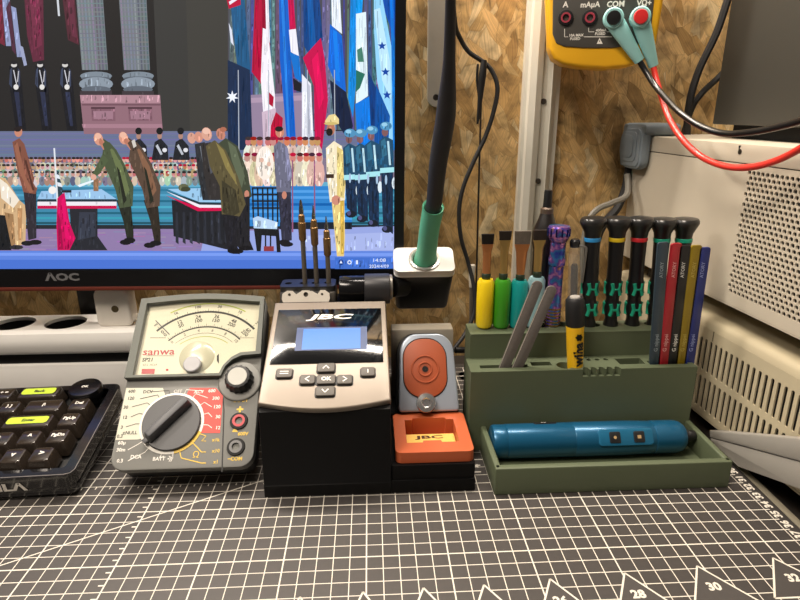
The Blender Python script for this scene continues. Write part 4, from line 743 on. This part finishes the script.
# brushes
ferr = {'c': M('ferrule_copper', 'd08a55', .3, .6), 'b': M('ferrule_brass', 'c0a060', .3, .6)}
def brush(col, mname, fcol, xb, yb, xt_handle, ytop, x_f, yf, xbr, ybr, bw_, hcol, label):
    lo = V((xb, yb, 3.2)); t = thing('brush', label, 'brush', (xb, yb, .4), 0, 'brushes in the back of the organiser')
    hb = aY(xt_handle, 326, yb); ht = aY(xt_handle, ytop, yb); zf = aY(x_f, yf, yb).z; xq = aY(x_f, yf, yb).x; zb = aY(xbr, ybr, yb).z
    hx = ht.x
    g = G(); L = ht.z-hb.z
    g.lathe([(.3, .4), (.32, TZ-.1), (.36, hb.z-.12), (.58, hb.z), (.68, hb.z+.25), (.7, hb.z+L*.5), (.68, ht.z-.25), (.55, ht.z), (.3, ht.z+.02)], (hx, yb, 0)); g.done('handle', M(mname, col, .3, coat=.3), t)
    g = G(); g.lathe([(.3, ht.z), (.36, ht.z+.1), (.36, ht.z+.4), (.3, ht.z+.5)], (hx, yb, 0), n=18); g.done('collar', M('collar_dark', '2b3a2a', .4), t)
    fw_ = bw_/2; z0 = ht.z+.35
    lo_ = rrect(-.3, .3, -.3, .3, .28, 4); hi_ = rrect(-fw_, fw_, -.12, .12, .1, 4); g = G(Frame((hx, yb, 0), (1, 0, 0), (0, 1, 0)))
    b0 = [(x*1.0, y) for x, y in lo_]; midp = [(x*fw_*.72/.3, y*.5) for x, y in lo_]
    g.prism(b0, z0, z0+(zf-z0)*.75, 0, 2, midp); g.prism(midp, z0+(zf-z0)*.75, zf, 0, 2, hi_); g.done('ferrule', ferr[fcol], t)
    g = G(Frame((hx, yb, 0), (1, 0, 0), (0, 1, 0))); g.prism(rrect(-fw_+.03, fw_-.03, -.1, .1, .08, 3), zf-.1, zb, 0, 2, rrect(-fw_-.03, fw_+.03, -.12, .12, .08, 3)); g.done('bristles', M(hcol[0], hcol[1], .9, var=.3, scale=500, bump=.8), t)
brush('f2d31a', 'handle_yellow', 'c', 9.66, 44.3, 486, 279, 488, 244, 488, 234, .95, ('bristle_black', '1b1613'), 'flat dark brush with a bright yellow handle, leftmost in the organiser')
brush('3f9a22', 'handle_green', 'b', 10.95, 44.3, 503, 279, 505, 240, 506, 231, .95, ('bristle_brown', '2a211b'), 'flat dark brush with a leaf green handle between yellow and turquoise ones')
brush('149a98', 'handle_teal', 'c', 12.2, 44.3, 520, 280, 521, 244, 522, 231, 1.25, ('bristle_grey', '6a6158'), 'grey bristle brush with a turquoise handle and copper ferrule')
brush('9cc4cc', 'handle_pale', 'b', 13.4, 44.4, 537, 277, 539, 240, 540, 230, 1.0, ('bristle_dark', '2b201a'), 'dark bristle brush with a pale blue handle behind the grey sanding sticks')
# rainbow pen
a, d = tilt(551.5, 332, 559.5, 232, 44.6); d.normalize(); a = V((aY(551.5, 332, 44.6).x, 44.6, 0)); base = a+V((0, 0, .42))
rp = thing('rainbow_driver', 'shiny rainbow metal pen driver with a flared head behind the grey sticks', 'driver', (base.x, 44.6, .4))
tpz = aY(559.5, 226, 44.6); foot = aY(551.5, 332, 44.6); dirv = (tpz-foot); Lr = dirv.length; dirv.normalize()
rm = rainbow()
g = G(); g.lathe([(.3, -4.5), (.55, -4.3), (.58, .2), (.62, .3), (.64, 2.4), (.58, 2.5), (.58, Lr-3.2), (.66, Lr-3.1), (.66, Lr-2.6), (.6, Lr-2.5), (.6, Lr-1.25), (.66, Lr-1.2), (.84, Lr-.8), (.86, Lr-.1), (.8, Lr), (.02, Lr)], foot, dirv); g.done('barrel', rm, rp)
g = G(); 
for k in range(12): 
    t = 2*math.pi*k/12; o_ = foot+dirv*(Lr-.45)+V((math.cos(t), math.sin(t), 0))*.85; g.cyl(o_-dirv*.3, o_+dirv*.3, .07, n=6)
g.done('flutes', M('flute_blue', '4a4ea0', .25, 1), rp)
g = G()
for k in range(7): g.lathe([(.645, .4+k*.28), (.665, .47+k*.28), (.645, .54+k*.28)], foot, dirv, caps=False)
g.done('knurled_grip', M('knurl_gold', 'a88a52', .35, 1), rp)
# black pump behind
tb = aY(553.5, 190, 46.6); xp = 14.9
pu = thing('solder_pump', 'black pointed solder sucker standing behind the rainbow pen', 'solder pump', (xp, 46.6, 0))
zz = lambda y: aY(553, y, 46.6).z
g = G(); g.lathe([(.8, 0), (.9, .6), (.9, zz(250)), (1.05, zz(243)), (1.05, zz(232)), (.75, zz(222)), (.5, zz(213)), (.44, zz(211))], (xp, 46.6, 0)); g.done('barrel', M('pump_black', '1c1817', .35, coat=.2), pu)
g = G(); g.lathe([(.5, zz(214)), (.52, zz(212)), (.52, zz(208.5)), (.4, zz(207))], (xp, 46.6, 0)); g.done('collar_ring', M('pump_ring', '6b5c50', .3, .4), pu)
g = G(); g.lathe([(.36, zz(209)), (.33, zz(192)), (.3, zz(190)), (.12, zz(190))], (xp, 46.6, 0)); g.done('nozzle', black, pu)
# clear pens
cl = clear('clear_barrel', 'c9c6be', .22, .1)
pn = thing('clear_pen', 'clear plastic pen with dark ink tube left of the blue ringed screwdriver', 'pen', (16.25, 44.7, .4))
f0 = aY(573, 330, 44.7); f1 = aY(575, 247, 44.7); dv = (f1-f0); Lp = dv.length; dv.normalize()
g = G(); g.lathe([(.3, -4), (.46, -3.8), (.5, Lp-.6), (.46, Lp-.5), (.46, Lp), (.3, Lp+.1)], f0, dv, 20); g.done('clear_shell', cl, pn)
g = G(); g.lathe([(.26, -3.9), (.28, Lp-1.6), (.2, Lp-1.4)], f0, dv, 14); g.done('ink_tube', M('ink_dark', '26262a', .3), pn)
g = G(); g.lathe([(.38, Lp), (.42, Lp+.1), (.42, Lp+.5), (.3, Lp+.65)], f0, dv, 16); g.done('end_cap', M('cap_smoke', '2a2a2c', .25, coat=.3), pn)
e0 = f0+dv*(Lp+.2)+V((.2, -.45, 0)); g = G(); g.tube([e0, e0+V((.45, -.15, -.1)), e0+V((.5, -.2, -.6)), e0+V((.45, -.1, -3.0))], .1, 8, 4); g.done('clip', M('clip_grey', '8a8884', .3, .6), pn)
# sanding sticks in the front slot
def stick(px0, py0, px1, py1, w, yb, th, mat_, name, label, cat, grp, txt=None, tcol=None, edge=None, yt=None, dz=5.5, rr=None):
    b0 = aY(px0, py0, yb); t0 = aY(px1, py1, yt or yb); d = (t0-b0); L = d.length; d.normalize(); lowz = -min(dz, (b0.z-.45)/d.z)
    xd = V((1, 0, 0)); xd = (xd-d*xd.dot(d)).normalized(); F_ = Frame(b0, xd, d)
    f_ = b0+d*lowz; t = thing(name, label, cat, tuple(f_), 0, grp)
    g = G(F_); r_ = w/2-.01 if rr is None else rr; g.prism(rrect(-w/2, w/2, lowz, L, (.1, r_, r_, .1), 6), -th/2, th/2, .03); g.done('strip', mat_, t)
    if edge:
        g = G(F_); g.strip([(-w/2+.02, lowz+.2), (-w/2+.02, L-r_)], .06, th/2+.005); g.done('edge', edge, t)
    if txt:
        for s_, v, h in txt: g = G(F_); g.text(s_, h, 0, v, th/2+.012, math.radians(90), bold=.008); g.done('printed_name', tcol, t)
gs = M('sandpaper_grey', '6d6763', .85, var=.15, scale=500, bump=.8); ge = M('stick_edge', 'c9c3b8', .6)
stick(505, 366, 539, 281, .85, 41.2, .14, gs, 'sanding_stick', 'grey flat sanding stick leaning right, left one of the pair', 'sanding stick', 'grey sanding sticks', edge=ge, dz=3)
stick(518, 366, 553, 286, .85, 41.25, .14, gs, 'sanding_stick', 'grey flat sanding stick leaning right, beside the yellow bit holder', 'sanding stick', 'grey sanding sticks', edge=ge, dz=3)
TX = (('G nippei', 2.1, .3), ('ATORY', 8.0, .26))
def tx(c): return M('stick_print_'+c, c, .5)
for (x0, x1, yt, col, nm, pc_, lb) in ((654, 663, 242, '34424e', 'stick_slate', '8d9aa4', 'slate grey slim file stick, leftmost of the coloured row at right'), (662, 676.5, 243, 'a3202c', 'stick_red', 'd8a0a0', 'red slim file stick between slate and black ones'), (671.5, 685, 245, '15151a', 'stick_black', 'd8d8d4', 'black slim file stick with pale lettering'), (679.5, 696.5, 245, '8a7414', 'stick_olive', 'b9a650', 'mustard yellow slim file stick'), (688, 705, 247, '1c2a74', 'stick_blue', '8c98cc', 'dark blue slim file stick at the right end of the row')):
    stick(x0, 367, x1, yt, .84, 41.25, .2, M(nm, col, .35, coat=.2), 'file_stick', lb, 'file stick', 'coloured file sticks', TX, tx(pc_), dz=4, rr=.2)
# yellow bit holder
b0 = aY(575, 366, 41.15); t0 = aY(575, 297, 41.15); d = t0-b0; L = d.length; d.normalize()
bh = thing('bit_holder', 'yellow and black pen-shaped bit holder standing in the middle step', 'bit holder', (b0.x, 41.15, .4))
ym = M('holder_yellow', 'f4c01c', .35, var=.03)
g = G(); g.lathe([(.3, -4.5), (.42, -4.3), (.5, -1), (.6, 0), (.68, L*.6)], b0, d); g.done('yellow_sleeve', ym, bh)
g = G(); g.lathe([(.66, L*.59), (.7, L*.62), (.72, L*.75), (.7, L-.25), (.55, L-.03), (.02, L)], b0, d); cp = g.done('cap', M('cap_black', '1b1b1d', .5, bump=.1), bh)
g = G(); g.lathe([(.4, L-.02), (.36, L+.06), (.02, L+.06)], b0, d); g.done('cap_top', M('cap_pale', '9a9690', .4), cp)
F_ = Frame(b0+V((0, -.72, 0)), (1, 0, 0), d)
me_g = G(F_); me_g.text('wiha', .74, .1, 1.25, 0, math.radians(90), bold=.05); me_g.prism([((.33 if i % 2 == 0 else .24)*math.cos(math.pi*i/6)+.1, (.33 if i % 2 == 0 else .24)*math.sin(math.pi*i/6)+L*.6-.75) for i in range(12)], 0, .02)
for v in me_g.bm.verts:                                                     # wrap the print round the barrel
    q = F_.m.inverted() @ v.co; hgt = q.y; r_ = .6+.08*max(0, min(1, hgt/(L*.6)))+.075; a_ = q.x/r_; v.co = b0+d*hgt+V((math.sin(a_)*r_, -math.cos(a_)*r_, 0))
me_g.done('brand_print', M('print_black', '161616', .5), bh)
# precision screwdrivers
wg = M('grip_teal', '159c7c', .5, var=.03); wblk = M('driver_black', '131315', .35, var=.1, coat=.15)
WD = ((588, 593.5, 217, '2e8fd0', 'blue', 'first from the left'), (610, 618.5, 217, 'e0c020', 'yellow', 'second from the left'), (631.5, 641, 217, 'd02a34', 'red', 'middle of the row'), (653, 664, 218, '12a184', 'green', 'beside the slate file stick'), (674, 686, 218, '12a184', 'green', 'behind the red file stick'))
for (xb, xt, yt, rc, cn, wh), xw in zip(WD, wx):
    b0 = aY(xb, 330, 44.4); t0 = aY(xt, yt, 44.4); d = t0-b0; L = d.length; d.normalize()
    t = thing('precision_screwdriver', 'black teal-gripped precision screwdriver with a %s ring, %s' % (cn, wh), 'screwdriver', (b0.x, 44.4, .4), 0, 'precision screwdrivers in the back row')
    s_ = L/9.35
    g = G(); g.lathe([(.3, -.15), (.55, .15), (.62, .5), (.5, 1.0), (.5, 1.25), (.66, 1.6), (.66, 2.3), (.52, 2.65), (.52, 2.9), (.66, 3.3), (.68, 4.0), (.58, 4.5), (.56, 5.5), (.6, 7.2*s_), (.62, 7.9*s_), (.66, 8.2*s_), (.95, 8.75*s_), (1.0, 8.85*s_)], b0, d); g.done('handle', wblk, t)
    g = G(); g.lathe([(.98, 8.8*s_), (1.04, 8.95*s_), (1.02, 9.12*s_), (.9, 9.3*s_), (.5, 9.38*s_), (.02, 9.38*s_)], b0, d); g.done('swivel_cap', M('cap_dark', '242424', .28, coat=.2), t)
    g = G(); g.lathe([(.6, 7.45*s_), (.645, 7.5*s_), (.645, 7.75*s_), (.6, 7.8*s_)], b0, d, caps=False); g.done('colour_ring', M('ring_'+cn, rc, .45), t, label=cn+' ring')
    g = G()
    for vv in (1.95, 3.7):
        for a_ in range(0, 360, 120):
            t_ = math.radians(a_-90); o_ = b0+d*vv+V((math.cos(t_), math.sin(t_), 0))*.55; n_ = V((math.cos(t_), math.sin(t_), 0)); sd = V((-n_.y, n_.x, 0))
            g.tube([o_-sd*.36-d*.5, o_-sd*.22, o_-sd*.32+d*.5], .15, 8, 3); g.tube([o_+sd*.36-d*.5, o_+sd*.22, o_+sd*.32+d*.5], .15, 8, 3); g.tube([o_-sd*.22, o_+sd*.22], .15, 8, 0)
    g.done('grip_inlay', wg, t, label='teal grip inlay')
    g = G(); dn = V((0, 0, -1)); g.cyl(b0, (b0.x, 44.4, .45), .2, .16, n=12); g.done('blade', steel, t)
# electric screwdriver in the tray
ed = thing('electric_screwdriver', 'blue pen-shaped electric screwdriver lying in the green tray', 'electric screwdriver', (16.8, 38.9, .38))
zc_ = 1.72; e0 = V((9.5, 38.75, zc_)); e1 = V((25.0, 38.75, zc_+.0)); dx_ = V((1, 0, 0)); Le = e1.x-e0.x
blue = M('driver_blue', '15587c', .32, .35, var=.04, coat=.2)
g = G(); g.lathe([(1.05, 0), (1.22, .08), (1.28, .25), (1.28, 1.05), (1.26, 1.1), (1.3, 1.15), (1.31, 6.2), (1.29, 6.25), (1.31, 6.3), (1.31, 10.2), (1.27, 11.4), (1.24, 12.4), (1.21, 12.45), (1.26, 12.5), (1.26, 14.3), (1.15, 14.7), (.95, 14.95)], e0, dx_, 36); g.done('body', blue, ed)
g = G(); g.cyl(e0+V((14.93, 0, 0)), e0+V((15.3, 0, 0)), .6).cyl(e0+V((15.3, 0, 0)), e0+V((15.95, 0, 0)), .42, bev=.05); g.done('bit_chuck', black, ed)
FE = Frame(e0, (1, 0, 0), (0, .55, .835))            # facing the viewer, tilted up
g = G(FE); g.prism(rrect(7.9, 12.1, -.62, .62, .25), 1.1, 1.32, .06); pnl = g.done('button_panel', M('driver_blue_light', '1f6a90', .35, .3), ed)
for x in (9.15, 11.0):
    g = G(FE); g.prism(rrect(x-.42, x+.42, -.42, .42, .12), 1.3, 1.38, .03); bb = g.done('button', M('button_dark', '1d1f22', .4), pnl); g = G(FE); g.prism(circ(x, 0, .12, 10) if x < 10 else hole_rect(x-.14, x+.14, -.12, .12), 1.375, 1.39); g.done('button_mark', M('mark_pale', 'b0946a', .4), bb)
FE2 = Frame(e0, (1, 0, 0), (0, .93, .36)); FE3 = Frame(e0, (1, 0, 0), (0, .94, -.34)); g = G(FE3); g.prism(rrect(3.3, 5.1, -.28, .28, .2), 1.22, 1.33, .03); lp = g.done('rubber_port_cover', black, ed); g = G(FE3); g.strip([(3.9, .0), (4.1, .1), (4.3, .0)], .06, 1.335); g.done('port_mark', wprint, lp)

# ================================================================== BENCH INSTRUMENTS ON THE RIGHT
ia = math.radians(4.6)
FI = Frame((27.0, 59, 0), (math.cos(ia), math.sin(ia), 0), (-math.sin(ia), math.cos(ia), 0))
cream = M('instrument_cream', 'c4bbaa', .42, var=.03, bump=.08); cream2 = M('instrument_beige', 'bfb498', .45, var=.03, bump=.08)
FF = Frame((0, 0, 0), -FI.y, (0, 0, 1)); n_ = FF.n   # looking at the face: x towards the viewer
def face(xoff=0): o_ = V((27.0, 59, 0))+FI.x*xoff; return Frame(o_, -FI.y, (0, 0, 1))
FFc = face(); sgn = FFc.n.dot(FI.x)                   # n points into or out of the box
ui = thing('upper_instrument', 'cream metal bench instrument with perforated side, stacked on top of the slotted one', 'instrument', tuple(V((27.0, 59, 11.4))), ia)
ND = 34
holes = []; zr_ = .345; yr_ = .46
for i in range(24):
    for j in range(29):
        u = 16.9+j*yr_*.5*2/1+(.23 if i % 2 else 0); z = 21.45-i*zr_*1.13
        if 12.1 < z and u < 29: holes.append(circ(u, z, .185, 8, .165))
s0, s1 = (0, -.12) if sgn > 0 else (-.12, 0)
s0, s1 = (min(s0, s1), max(s0, s1))
tI = -1 if sgn < 0 else 1                              # multiply n offsets so that + means into the box
def gI(): return G(FFc)
def pr(g, pts, a, b, bev=0): lo, hi = sorted((a*tI, b*tI)); g.prism(pts, lo, hi, bev); return g
g = gI(); lo, hi = sorted((0, .15*tI)); g.holed([(0, 11.4), (ND, 11.4), (ND, 22.0), (0, 22.0)], holes, lo, hi); g.done('side_panel', cream, ui)
g = gI(); pr(g, [(.0, 11.4), (ND, 11.4), (ND, 23.3), (0, 23.3)], .35, 24, .05); 
g.done('inner_box', M('inner_dark', '100f0e', .7), ui)
g = gI(); pr(g, [(0, 22.06), (ND, 22.06), (ND, 23.45), (0, 23.45)], -.06, 24.1, .1); pr(g, [(-.1, 11.35), (0.0, 11.35), (0.0, 23.4), (-.1, 23.4)], 0, 24); pr(g, [(0, 11.3), (ND, 11.3), (ND, 11.45), (0, 11.45)], 0, 24); g.done('top_cover', cream, ui)
g = gI()
for u, z in ((2.7, 22.5), (15.6, 22.85)):
    pr(g, circ(u, z, .2, 12), -.09, 0)
g.done('cover_screw', M('screw_dark', '3a352e', .4, .5), ui)
g = gI(); pr(g, [(15.35, 23.3), (15.62, 23.3), (15.5, 23.05), (15.42, 22.95)], -.075, -.05); g.done('keyhole', dark, ui)
bl = M('bumper_blue', '7d8890', .6, var=.06, bump=.15)
g = gI(); pr(g, rrect(-.45, 3.4, 20.3, 24.4, (.9, .9, .9, .9)), -1.1, -.08, .35); pr(g, rrect(-.5, 3.6, 23.5, 24.6, .4), -1.0, 2.6, .3); pr(g, rrect(-.6, .3, 20.5, 24.5, .3), -1.0, 2.6, .04)
for k in range(3): pr(g, rrect(-.4, 3.1-.5*k, 20.6+.4*k, 24.1-.3*k, .6), -1.16-.08*k, -1.05, .03)
g.done('corner_bumper', bl, ui, label='blue grey rubber corner bumper')
for u in (3, 30):
    for dd in (2.5, 21): g = G(); p = V((27, 59, 0))-FI.y*u+FI.x*dd; g.cyl((p.x, p.y, 9.58), (p.x, p.y, 11.36), .9, bev=.1); g.done('foot', rubber, ui)
li = thing('lower_instrument', 'beige bench instrument with rows of vent slots standing beside the organiser', 'instrument', (27.0, 59, -.3), ia)
sl = []
for u0, z0, z1 in ((14.6, 5.0, 7.75), (14.6, 1.75, 4.5)):
    for j in range(28): u = u0+j*.63+(0 if z0 > 4 else .0); sl.append(rrect(u, u+.3, z0, z1, .14, 3))
g = gI(); lo, hi = sorted((0, .12*tI)); g.holed([(0, 1.2), (ND, 1.2), (ND, 8.7), (0, 8.7)], sl, lo, hi); g.done('slotted_panel', cream2, li)
Fend = Frame((27.0, 59, 0), FI.x, (0, 0, 1)); g = G(Fend); g.prism([(0, 8.65), (.05, 9.1), (.2, 9.4), (.42, 9.53), (.8, 9.56), (24, 9.56), (24, 9.3), (.6, 9.2), (.3, 8.65)], -.0, ND); 
g2 = G(FI); g2.box(0, 24, -.1, .1, 1.2, 9.2); g2.box(0, 24, -ND, 0, 1.1, 1.3); me_ = bpy.data.meshes.new('t'); g2.bm.to_mesh(me_); g.bm.from_mesh(me_); g2.bm.free(); g.done('cover', cream2, li)
g = gI(); pr(g, [(.2, 1.3), (ND-.1, 1.3), (ND-.1, 8.6), (.2, 8.6)], .35, 23); g.done('inner_box', M('inner_dark', '100f0e'), li)
g = G(FI); g.box(1.6, 22, -ND+1, -1, -.29, 1.1, .1); g.done('base', rubber, li)  # black recessed foot block, its dark colour standing in for the shadow below
g = gI(); g2 = [(16.3, .3), (16.42, .3), (16.42, 4.9), (16.42, 9.3)]; pr(g, [(16.05, 7.85), (16.15, 7.85), (16.15, 8.7), (16.05, 8.7)], -.02, .0); g.done('panel_seam', M('seam_brown', '6a614e', .6), li)
# grey carrying handle lowered to the bench
FH = Frame((27.5, 0, 0), (0, 1, 0), (0, 0, 1)); hnd = M('handle_grey', '9a968f', .5, var=.03, bump=.1)
g = G(FH); g.prism([(40.1, .95), (39.7, .5), (36.2, .55), (30.3, 2.85), (23.5, 5.6), (23.5, 7.2), (30.75, 4.55), (39.9, .75)], .1, 1.0, .06); g.prism([(40.15, 1.3), (39.95, .78), (30.75, 4.6), (23.5, 7.25), (23.5, 9.7), (31.2, 6.0), (39.8, 1.5)], 0, 1.05, .12); g.prism(circ(24.5, 7.5, 1.6, 24), .8, 2.5); g.done('carry_handle', hnd, li, label='light grey plastic carrying handle')
gb = thing('dark_grey_cabinet', 'dark grey metal cabinet standing on the perforated instrument', 'cabinet', tuple(V((27, 59, 24.6))+FI.x*3.6-FI.y*7.2), ia)
gm = M('cabinet_grey', '3f3e39', .6, .1, var=.06, scale=15, bump=.1)
g = G(FI); g.box(3.3, 24, -ND, -6.9, 24.6, 46, .12); g.done('housing', gm, gb)
g = G(FI); g.box(4.6, 23, -ND+1, -8, 23.47, 24.6); g.done('plinth', dark, gb)

# ================================================================== HANDHELD DIGITAL METER
hm = thing('digital_multimeter', 'yellow cased digital multimeter hanging on the wall with two test leads', 'multimeter', (20.3, 55, 29))
fa = math.radians(15); FD = Frame((20.3, 51.6, 0), (math.cos(fa), -math.sin(fa), 0), (0, 0, 1)); P = FD.P; U = FD.uv
yel = M('holster_yellow', 'efb31e', .45, var=.04, bump=.1)
lft = [U(545.5, -10), U(547.5, 45), U(552, 57), U(562, 63)]; bot = [U(580, 66), U(605, 67.5), U(628, 65.5)]; rgt = [U(645, 60), U(654, 52), U(659, 38), U(667, -10)]
body = [(lft[0][0], 43)]+lft+bot+rgt+[(rgt[-1][0]+.3, 43)]
cxm = 0
g = G(FD); g.prism([(cxm+(x-cxm)*.97, z if z > 40 else z*.97+.75) for x, z in body], -1.2, .0, .35, 3, None, True); g.prism([(cxm+(x-cxm)*1.0, z) for x, z in body], -5.2, -1.0, .35, 3); g.prism([(-2.6, 31), (2.2, 31), (2.2, 42), (-2.6, 42)], -7.2, -5.1); g.done('holster', yel, hm)
pan = P([(553, -10), (552.5, 34), (556, 43), (564, 46.5), (585, 48), (610, 48), (632, 46), (646, 41), (650.5, 33), (655, -10)]); pan = [(pan[0][0], 42)]+pan+[(pan[-1][0]+.2, 42)]
g = G(FD); g.prism(pan, -.3, .12, .08); g.done('front_panel', M('panel_grey', '4c4a46', .5, var=.04, bump=.1), hm)
for q in ((565.7, 18), (589.7, 18), (613.5, 18), (640.5, 17)):
    c = U(*q); g = G(FD); g.lathe([(.62, .1), (.58, .28), (.38, .3), (.32, -.1)], (c[0], c[1], 0), caps=False); o = g.done('jack', M('jack_dark', '151517', .4), hm); g = G(FD); g.lathe([(.4, .26), (.4, .33), (.27, .33), (.25, .0), (.02, .0)], (c[0], c[1], 0), caps=False); g.done('jack_ring', M('jack_crimson', 'a33a4a', .4), o)
g = G(FD)
for t, q, h in (('A', (565.5, 5), .42), ('mA\u00b5A', (590, 5), .4), ('COM', (615.5, 4.5), .42), ('V\u03a9+', (644, 3.5), .4), ('10A MAX', (576, 35.5), .2), ('FUSED', (575, 39), .2), ('400mA', (601, 30.5), .2), ('FUSED', (600, 34), .2)): c = U(*q); g.text(t, h, c[0], c[1], .13, bold=.015)
for pl_ in (((564.5, 29), (564.5, 37), (568, 37)), ((584, 37), (612, 37)), ((588.5, 28), (588.5, 32), (594, 32)), ((607, 32), (612, 32))): g.strip([U(*q) for q in pl_], .05, .13)
g.prism(P([(596.5, 44), (599.5, 38), (602.5, 44)]), .1, .13); g.done('panel_print', wprint, hm); g = G(FD); g.strip([U(599.5, 40.5), U(599.5, 42)], .07, .135); g.done('warning_mark', M('dark_ink', '3c3c38'), hm)
teal = M('boot_teal', '96cccb', .45, var=.03)
def lead(name, q, e, cab, cap, lab, cpts):
    c = FD.uv(q[0], q[1], 1.1); p = FD.m @ V((c[0], c[1], 0)); t = thing(name, lab, 'test lead', tuple(p), 0, 'test leads of the wall meter')
    g = G(FD); g.lathe([(.42, .2), (.42, .5), (.78, .55), (.8, 1.15), (.7, 1.25), (.62, 1.25)], (c[0], c[1], 0)); 
    o_ = p+FD.n*.75; en = aY(e[0], e[1], 50.6); d = en-o_; L = d.length; d.normalize(); yy = V((0, 1, 0)); xx = d.cross(yy).normalized()
    ring = []
    for s_, w_, h_ in ((0, .74, .42), (.25, .7, .42), (.6, .56, .38), (1, .4, .34)): ring.append((o_+d*L*s_, w_, h_))
    b = bmesh.new(); prev = None; yn = d.cross(xx)
    for c_, w_, h_ in ring:
        cur = [b.verts.new(c_+xx*w_*math.cos(2*math.pi*i/20)+yn*h_*math.sin(2*math.pi*i/20)) for i in range(20)]
        if prev:
            for i in range(20): b.faces.new((prev[i], prev[(i+1) % 20], cur[(i+1) % 20], cur[i]))
        else: b.faces.new(cur[::-1])
        prev = cur
    b.faces.new(prev); bmesh.ops.recalc_face_normals(b, faces=b.faces[:]); g._merge(b, Matrix.Identity(4)); g.done('boot', teal, t)
    g = G(FD); g.lathe([(.5, 1.2), (.55, 1.3), (.5, 1.42), (.02, 1.44)], (c[0], c[1], 0)); g.done('plug_cap', cap, t)
    g = G(); g.tube([en-d*.2]+[aY(*k) for k in cpts], .235, 12, 6); g.done('cable', cab, t)
lead('test_lead', (613.5, 18), (639.5, 61), M('lead_black', '131315', .28, coat=.2), M('cap_lead_black', '111113', .4), 'black test lead with teal boot hanging across the instrument top', [(646, 72, 50.2), (657, 88, 49), (678, 111, 46), (700, 126, 43.8), (724, 133.5, 41.8), (752, 132, 39.5), (780, 126.5, 37.4), (805, 119.5, 35.6), (840, 106, 33), (900, 78, 30), (990, 30, 26)])
lead('test_lead', (640.5, 17), (653.5, 66), M('lead_red', 'd8362c', .35, coat=.2), M('cap_lead_red', 'd42a2c', .4), 'red test lead with teal boot drooping in front of the cream instrument', [(656, 78, 50.2), (661, 95, 49.2), (669, 118, 47.4), (683, 140, 45.2), (702, 157, 43.2), (726, 166.5, 41), (752, 167, 39), (778, 160, 37.2), (803, 147, 35.5), (840, 124, 33), (900, 92, 30), (990, 45, 26)])

# ================================================================== LOOSE CABLES BY THE WALL
def cable(pts, r, mat_, lab, nm='cable'):
    g = G(); g.tube(pts, r, 8, 6); tag(g.done(nm, mat_, None, tuple(pts[0])), lab, 'cable')
cable([aY(742, -45, 58), aY(727, 2, 58), aY(716, 34, 58), aY(699, 70, 58), aY(690, 100, 58), aY(687, 128, 58.4), aY(688, 160, 59.3), aY(690, 200, 59.4)], .36, rubber, 'thick black cable running down the chipboard behind the meter leads')
cable([aY(735, 60, 58.2), aY(718, 78, 58.3), aY(703, 92, 58.9), aY(692, 108, 59), aY(684, 135, 59.3), aY(680, 170, 59.5)], .3, rubber, 'second black cable bending out from behind the dark cabinet')
cable([aY(629, 168, 59.3), aY(626, 185, 58.8), aY(622, 198, 58), aY(616, 210, 57.6), aY(604, 224, 57.6), aY(596, 245, 57.6), aY(592, 290, 57.6), V((21.5, 57.6, .2))], .42, rubber, 'thick black cable sagging behind the precision screwdrivers')
cable([aY(627, 174, 57.6), aY(628, 184, 57.2), aY(626, 196, 56), aY(612, 203, 55.2), aY(598, 209, 54.6), aY(588, 222, 54.4), aY(583, 250, 54.3), aY(581, 300, 54.3), V((19.2, 54.3, .2))], .3, M('cable_grey', '77746c', .5), 'grey cable looping behind the blue ringed screwdriver')

# ================================================================== LIGHT
w = bpy.data.worlds.new('room'); sc.world = w; w.use_nodes = True; bg = w.node_tree.nodes['Background']; bg.inputs['Color'].default_value = lin('fff0e2'); bg.inputs['Strength'].default_value = AMB
def area(name, loc, rot, sx, sy, pw, col):
    l = bpy.data.lights.new(name, 'AREA'); l.shape = 'RECTANGLE'; l.size = sx*S; l.size_y = sy*S; l.energy = pw; l.color = lin(col)[:3]; o = bpy.data.objects.new(name, l); C.objects.link(o); o.location = V(loc)*S; o.rotation_euler = rot
    return o
def aim(o, t): d = V(t)*S-o.location; o.rotation_euler = d.to_track_quat('-Z', 'Y').to_euler()
for a_ in LIGHTS: o = area(*a_[:7] if False else (a_[0], a_[1], (0, 0, 0), a_[2], a_[3], a_[4], a_[5])); aim(o, a_[6])
vs = sc.view_settings; vs.view_transform = 'Standard'; vs.look = 'None'; vs.exposure = EXPO; vs.gamma = 1; vs.use_curve_mapping = False
sc.cycles.max_bounces = 8; sc.cycles.transparent_max_bounces = 12
